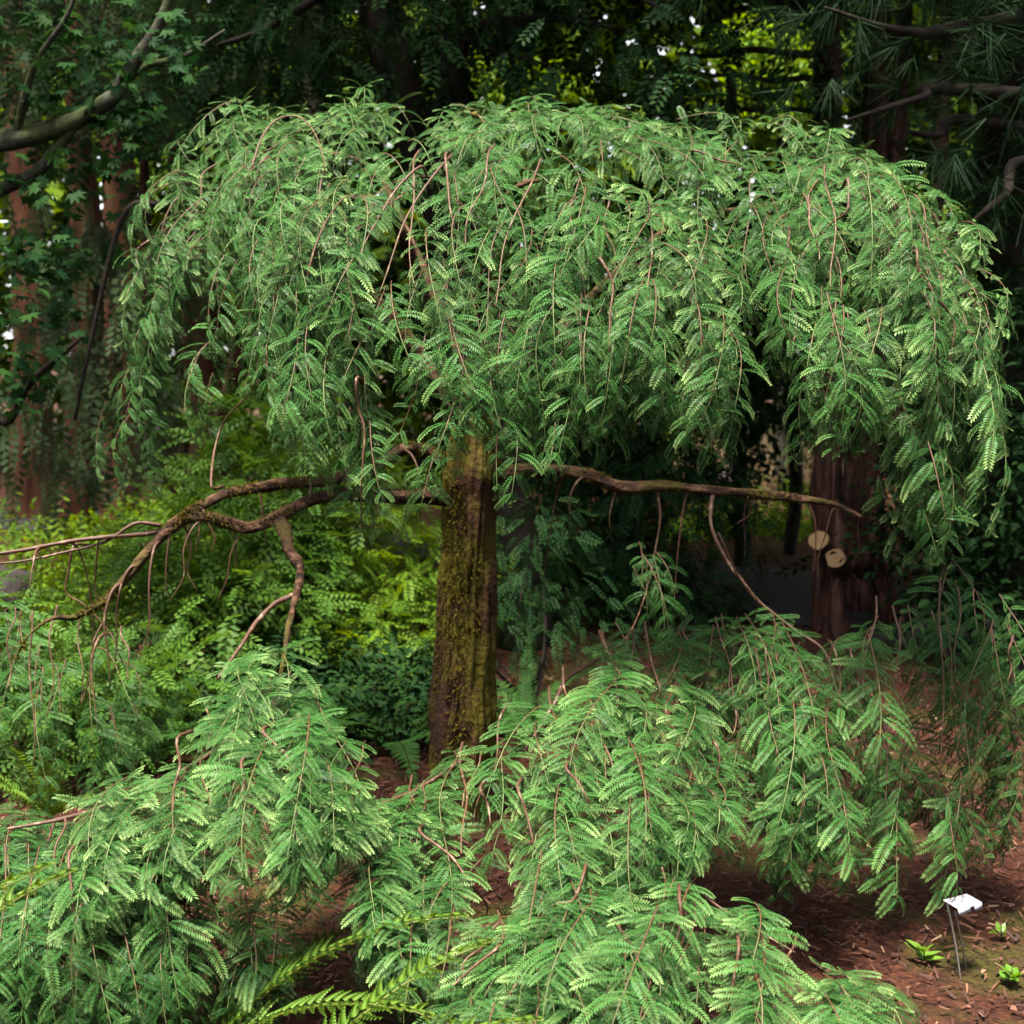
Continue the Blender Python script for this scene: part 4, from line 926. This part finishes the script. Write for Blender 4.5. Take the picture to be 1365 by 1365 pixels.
shrub('dark drooping evergreen shrub under the long limb near the sawn conifer', [(A(840, 620, 7.0), (.6, .4, .26)), (A(900, 680, 7.2), (.5, .4, .22)), (A(790, 700, 7.0), (.4, .4, .22)), (A(860, 780, 7.0), (.5, .4, .2))], 1500, 307, M_CON, size=(.1, .18), temps=COARSE, clusters=140, hang=.3)
shrub('dark evergreen shrub behind the hanging skirt by the pine', [(A(1290, 640, 6.0), (.4, .3, .3)), (A(1330, 800, 5.9), (.3, .3, .3)), (A(1240, 760, 6.1), (.25, .3, .3)), (A(1350, 500, 6.1), (.35, .3, .4)), (A(1420, 640, 5.8), (.3, .4, .7))], 5000, 308, M_DARK, size=(.04, .07))
shrub('dull green feathery shrub below the thin red branch tips', [(A(60, 870, 4.7), (.3, .3, .2)), (A(170, 930, 4.5), (.3, .25, .2)), (A(20, 960, 4.4), (.25, .25, .2)), (A(-60, 860, 4.6), (.3, .3, .3))], 1100, 309, M_MID, size=(.08, .15), temps=COARSE, clusters=110)
shrub('dark shrub in the shade behind the ferns', [(A(450, 900, 5.2), (.4, .3, .16)), (A(540, 930, 5.0), (.3, .3, .14)), (A(360, 930, 5.0), (.3, .3, .14))], 3200, 310, M_DARK, size=(.03, .055))
shrub('tall dark evergreen behind the crown beside the leaning trunk', [(A(800, 420, 8.2), (.9, .5, .6)), (A(950, 360, 8.4), (.7, .5, .5)), (A(640, 420, 8.2), (.7, .5, .6)), (A(860, 560, 8.0), (.8, .5, .5)), (A(720, 620, 8), (.5, .4, .4))], 6000, 311, M_DARK, size=(.07, .11), name='evergreen_shrub', spread=.12)
# pale dry grass beyond the path
gg = thing('ornamental_grass', 'pale dry grass clump beyond the path near pinkish stones', 'grass clump', base_of(A(1020, 640, 13)[0], 13))
rs = np.random.default_rng(320); n = 900; c0 = A(1020, 690, 13); T = np.array([(0, .5, 0), (0, -.5, 0), (.5, .4, 0), (.5, -.4, 0), (1, 0, 0)]); F = np.array([(0, 1, 2), (1, 3, 2), (2, 3, 4)])
P = np.stack([c0[0] + rs.uniform(-.9, .7, n), 13 + rs.uniform(-.5, .5, n), np.full(n, .02)], -1)
v = inst(T, P, unit(rs.normal(size=(n, 3)) * [.3, .3, .1] + [0, 0, 1]), rs.normal(size=(n, 3)), rs.uniform(.4, .78, n), rs.uniform(.008, .02, n), rs.uniform(.2, 1.3, n)); c = np.zeros((n * 5, 4)); c[:, 1] = np.repeat(rs.random(n), 5)
link('blades', make_mesh('blades', v, None, inst_faces(F, 5, n), M_GRASS, c), gg, kind='stuff')
def boulder(px, py, Y, rad, label, seed):
    c = A(px, py, Y); V, Q = [], []
    nu, nv = 14, 9
    for i in range(nv + 1):
        for j in range(nu):
            th = math.pi * i / nv; ph = 2 * math.pi * j / nu; d = Vector((math.sin(th) * math.cos(ph), math.sin(th) * math.sin(ph), math.cos(th)))
            k = 1 + .35 * mnoise.noise(d * 1.4 + Vector((seed, 0, 0))) + .12 * mnoise.noise(d * 4 + Vector((0, seed, 0)))
            V.append((c[0] + d.x * rad[0] * k, c[1] + d.y * rad[1] * k, max(-.05, c[2] + d.z * rad[2] * k)))
    for i in range(nv):
        for j in range(nu): Q.append((i * nu + j, i * nu + (j + 1) % nu, (i + 1) * nu + (j + 1) % nu, (i + 1) * nu + j))
    link('boulder', make_mesh('boulder', np.array(V), np.array(Q), None, M_STONE), None, None, label, 'rock')
boulder(-5, 790, 6.6, (.17, .2, .13), 'lilac-grey boulder half hidden below the thin red branch', 1.0)
boulder(960, 640, 12.6, (.22, .2, .16), 'small pinkish stone beyond the path by the dry grass', 5.0)

# ---- far wood and added unseen foliage: one mass
rs = np.random.default_rng(400)
blobs = []
for k in range(190):
    x = rs.uniform(-15, 15); y = rs.uniform(13, 22); z = rs.uniform(.4, 12)
    px, py, _ = project(np.array([x, y, z]))
    if (px + 0 < 75 and 225 < py < 320) or (940 < px < 1010 and -20 < py < 60) or (780 < px < 850 and 70 < py < 130): continue
    blobs.append((np.array([x, y, z]), (rs.uniform(1.0, 2.2), rs.uniform(.7, 1.5), rs.uniform(.6, 1.3))))
V, F, C = leaf_cloud(blobs, 60000, (.13, .27), LEAF2, rs, clusters=4200, spread=.30)
V2, F2, C2 = leaf_cloud([(np.array([0, 18.5, 5.5]), (17, 3.5, 7.5))], 34000, (.22, .42), LEAF2, rs, clusters=9000, spread=.75, shell=0)
F = np.vstack([F, F2 + len(V)]); V = np.vstack([V, V2]); C = np.vstack([C, C2])
V2, F2, C2 = leaf_cloud([(np.array([0, 15.5, 5.5]), (9, 2.0, 5))], 16000, (.2, .4), LEAF2, rs, clusters=3000, spread=.6, shell=0)
F = np.vstack([F, F2 + len(V)]); V = np.vstack([V, V2]); C = np.vstack([C, C2])
for k, (cx, cy_, rx, ry) in enumerate(((-11, 5, 2.5, 8), (11.5, 4, 2.5, 8), (-6, -9, 7, 2), (7, -9.5, 7, 2), (0, -10.5, 8, 2))):  # unseen foliage added beside and behind the camera to cut low sky light
    V2, F2, C2 = leaf_cloud([(np.array([cx, cy_, z]), (rx, ry, 2.4)) for z in (1.8, 4.6, 7.2)], 4200, (.4, .75), LEAF2, rs, clusters=900, spread=.5, shell=.2)
    F = np.vstack([F, F2 + len(V)]); V = np.vstack([V, V2]); C = np.vstack([C, C2])
link('far_woodland', make_mesh('far_woodland', V, None, F, M_WOOD, C), None, 'stuff', 'mass of far green woodland foliage closing the view, plus added unseen foliage around it', 'woodland')

# ---- ferns
def frond_mesh(name, mat, npin, width, toothed, rs, col):
    V, Q, T, C = [], [], [], []
    for i in range(npin):
        s = (i + .5) / npin; x0 = .12 + .87 * s
        l = width * math.sin(math.pi * min(1, .16 + .84 * s) ** .75) ** .8 * (1 - .25 * s) if s < .97 else width * .1
        l = max(l, .012)
        for sd in (-1, 1):
            w_ = .36 / npin if toothed else .40 / npin; m_ = 7 if toothed else 3
            dx = l * .28; z0 = rs.uniform(-.015, .02); jl = l * rs.uniform(.9, 1.08)
            b = len(V); ms = m_ + 1
            for k in range(ms):
                t = k / m_
                ww = w_ * (1 - t ** 1.8) * (1 + (.0 if not toothed else .0)) + .001
                cx, cy_ = x0 + dx * t + .02 * t * t, sd * (.004 + jl * t); z = z0 * t - .06 * l * t * t
                V += [(cx - ww, cy_, z), (cx, cy_, z + .006), (cx + ww, cy_, z)]; C += [(s, 0, 0, 0)] * 3
            for k in range(ms - 1):
                a = b + 3 * k
                if toothed:     # each segment ends in a rounded tooth that stands clear of the next
                    t2 = (k + 1) / m_; ww = w_ * (1 - (k / m_) ** 1.8) * 1.25
                    for e, off in ((0, -1), (2, 1)):
                        cx = V[a + 1][0] + dx / m_ * .55; cy_ = V[a + 1][1] + sd * jl / m_ * .62
                        j = len(V); V.append((cx + off * ww, cy_, V[a + 1][2] - .004)); C.append((min(1, s + .1), 0, 0, 0))
                        tri = (a + 1, j, a + 4)
                        T.append(tri); T.append((a + 1, a + e, j))
                else:
                    Q += [(a, a + 1, a + 4, a + 3), (a + 1, a + 2, a + 5, a + 4)]
    b = len(V)
    for k in range(9):
        x = k / 8; rr = .006 * (1 - .75 * x)
        for j in range(3): V.append((x, rr * math.cos(j * 2.09), rr * math.sin(j * 2.09) - .004)); C.append((0, 0, 0, 1))
    for k in range(8):
        for j in range(3): Q.append((b + 3 * k + j, b + 3 * k + (j + 1) % 3, b + 3 * k + 3 + (j + 1) % 3, b + 3 * k + 3 + j))
    return np.array(V, float), (np.array(Q) if Q else None), (np.array(T) if T else None), np.array(C, float)
FR = {}
for key, mat, npn, wd, tooth in (('lady', M_FERN, 26, .17, True), ('sword', M_SWORD, 30, .10, False), ('tall', M_FERN, 34, .085, True)):
    FR[key] = []
    for k in range(4):
        V, Q, T, C = frond_mesh(key, mat, npn, wd, tooth, np.random.default_rng(50 + k), None)
        bnd = .5 + .3 * k if key != 'tall' else 1.2 + .25 * k
        W_ = inst(V, np.zeros((1, 3)), np.array([[1., 0, 0]]), np.array([[0, 0, 1.]]), np.array([1.]), np.array([1.]), np.array([bnd]))
        c = C.copy(); c[:, 1] = .2 + .2 * k; c[:, 2] = .5
        FR[key].append(make_mesh('frond', W_, Q, T, mat, c))
def fern(label, root, key, fronds, name='fern', group=None):
    """fronds: (azimuth deg clockwise from +Y, elevation deg, length)"""
    t = thing(name, label, 'fern', root, group)
    for i, (az, el, ln) in enumerate(fronds):
        a, e = R(az), R(el); D = np.array([math.sin(a) * math.cos(e), math.cos(a) * math.cos(e), math.sin(e)])
        side = np.array([math.cos(a), -math.sin(a), 0]); U = np.cross(side, D) * 1.0; U = U if U[2] > 0 else -U
        link('frond', FR[key][i % 4], t).matrix_basis = frame_matrix(D, U + side * random.uniform(-.25, .25), ln, np.array(root) + np.array([random.uniform(-.02, .02), random.uniform(-.02, .02), 0]))
    return t
def ring(n, el, ln, seed, a0=0, span=360):
    rs = np.random.default_rng(seed)
    return [(a0 + span * i / n + rs.uniform(-12, 12), el + rs.uniform(-12, 12), ln * rs.uniform(.8, 1.1)) for i in range(n)]
def fr(px, py, Y):
    p = A(px, py, Y); return (p[0], p[1], gz(p[0], p[1]))
fern('bright yellow-green fern rising at the edge of the lowest skirt', (-1.22, 2.14, gz(-1.22, 2.14)), 'tall', [(92, 88, .80), (20, 84, .8), (180, 80, .7), (0, 80, .8), (78, 86, .76), (330, 74, .7), (250, 66, .7), (300, 66, .7)])
fern('yellow-green fern with flat fronds spreading under the front skirt', (-.50, 2.02, gz(-.5, 2.02)), 'tall', [(82, 72, .72), (97, 68, .72), (66, 72, .72), (112, 66, .68), (74, 76, .74), (128, 64, .62), (300, 64, .6), (30, 68, .62), (240, 60, .5), (104, 74, .72)])
fern('green fern in shade beneath the feathery left-hand mound'.replace('left-hand mound', 'mound under the forked limb'), (-.66, 2.40, gz(-.66, 2.40)), 'tall', [(80, 70, .74), (105, 66, .72), (60, 70, .72), (130, 62, .64), (280, 56, .6), (255, 52, .56), (310, 56, .52), (180, 55, .45), (20, 60, .5)])
fern('single upright fern against dull undergrowth below the thin red branch', fr(62, 1080, 3.95), 'lady', [(200, 72, .42), (160, 70, .4), (230, 66, .36), (120, 62, .34), (270, 60, .3)])
for i, (px, py, Y, lb) in enumerate(((440, 985, 4.9, 'dark sword fern spreading behind the feathery mound'), (530, 1010, 4.75, 'dark sword fern arching against the mossy trunk'), (480, 920, 5.5, 'dark sword fern under the bright yellow-green shrub'), (700, 960, 5.0, 'grey-green sword fern behind the mossy trunk base'), (330, 960, 4.9, 'sword fern half hidden under the hanging limb'), (200, 1010, 4.5, 'sword fern beneath the dull undergrowth shrub'))):
    fern(lb, fr(px, py, Y), 'sword', ring(12, 46, .55, 60 + i))

# ---- small weeds on the mulch
def weed(label, px, py, Y, n, ln, seed):
    rs = np.random.default_rng(seed); r0 = np.array(fr(px, py, Y)); t = thing('weed', label, 'weed', r0)
    T, F = LEAF[seed % 3]
    me = make_mesh('leaf', T * np.array([1, 1.15, 1]), None, F, M_WEED, np.c_[np.zeros(len(T)), np.full(len(T), rs.random()), np.zeros(len(T)), np.zeros(len(T))])
    for i in range(n):
        a = 6.283 * i / n + rs.uniform(-.3, .3); e = R(rs.uniform(8, 60)); D = np.array([math.cos(a) * math.cos(e), math.sin(a) * math.cos(e), math.sin(e)])
        link('leaf', me, t).matrix_basis = frame_matrix(D, np.array([0, 0, 1.]) + rs.normal(size=3) * .2, ln * rs.uniform(.7, 1.1), r0 + np.array([0, 0, rs.uniform(.005, .035)]))
    stem_obj('stem', t, [(*r0, .002), (*(r0 + [0.004, 0, .02]), .0018), (*(r0 + [.002, .003, .045]), .001)], M_TWIG, sides=5, n=3)
weed('small bright star-leaved weed beside the label wires', 1228, 1322, 3.0, 10, .05, 1)
weed('pale weed seedling on mulch behind the label plate', 1330, 1303, 3.15, 7, .035, 2)
weed('little rosette weed on moss at the mulch edge', 1345, 1352, 2.9, 9, .04, 3)

# ---- plant label on two wires
SY = 2.95
pl = A(1282, 1212, SY); PLT = thing('plant_label', 'white plant label plate on two thin wire legs in mulch', 'plant label', fr(1280, 1352, SY))
def plate():
    c = A(1283, 1201, SY); wd, dp, th = .080, .044, .0022
    ax = unit(np.array([.83, .50, -.03])); fw = unit(np.array([.45, -.87, -.10])); fw = unit(fw - ax * fw.dot(ax)); up = unit(np.cross(ax, fw)); up = up if up[2] > 0 else -up
    V, Q = [], []
    def slab(o, a, b, n_, la, lb):
        k = len(V)
        for z in (0, -th):
            for sa, sb in ((0, 0), (1, 0), (1, 1), (0, 1)): V.append(o + a * la * sa + b * lb * sb + n_ * z)
        Q.extend([(k, k + 1, k + 2, k + 3), (k + 7, k + 6, k + 5, k + 4), (k, k + 4, k + 5, k + 1), (k + 1, k + 5, k + 6, k + 2), (k + 2, k + 6, k + 7, k + 3), (k + 3, k + 7, k + 4, k)])
    o0 = c - ax * wd / 2 - fw * dp / 2
    slab(o0, ax, fw, up, wd, dp)
    return np.array(V), np.array(Q), o0, ax, fw, up, wd, dp
V, Q, o0, ax, fw, up, wd, dp = plate()
link('plate', make_mesh('plate', V, Q, None, M_PLATE), PLT)
dn = unit(fw * .35 - up)
def box_mesh(name, o, a, la, b, lb, nrm, th):
    V = np.array([o + a * la * i + b * lb * j + nrm * th * k for k in (0, 1) for i, j in ((0, 0), (1, 0), (1, 1), (0, 1))])
    return make_mesh(name, V, np.array([(0, 3, 2, 1), (4, 5, 6, 7), (0, 1, 5, 4), (1, 2, 6, 5), (2, 3, 7, 6), (3, 0, 4, 7)]), None, M_PLATE)
eo = o0 + fw * (dp + .0005)
link('lip', box_mesh('lip', eo, ax, wd * .50, dn, .015, unit(np.cross(ax, dn)), .002), PLT)
link('lip', box_mesh('lip', eo + ax * wd * .68, ax, wd * .32, dn, .015, unit(np.cross(ax, dn)), .002), PLT)
link('lip', box_mesh('lip', eo + ax * wd * .5, ax, wd * .18, dn, .005, unit(np.cross(ax, dn)), .002), PLT)
for px0, py0, px1, py1, dy in ((1263, 1202, 1281, 1352, -.02), (1273, 1212, 1288, 1330, .05)):
    a = at(px0, py0, SY + dy * .4) - np.array([0, 0, .004]); b = at(px1, py1, SY + dy); b[2] = gz(b[0], b[1]) - .03
    stem_obj('wire_leg', PLT, [(*a, .0022), (*(a * .5 + b * .5 + np.array([.003, 0, 0])), .0022), (*b, .0022)], M_WIRE, sides=7, n=4, rough=0)
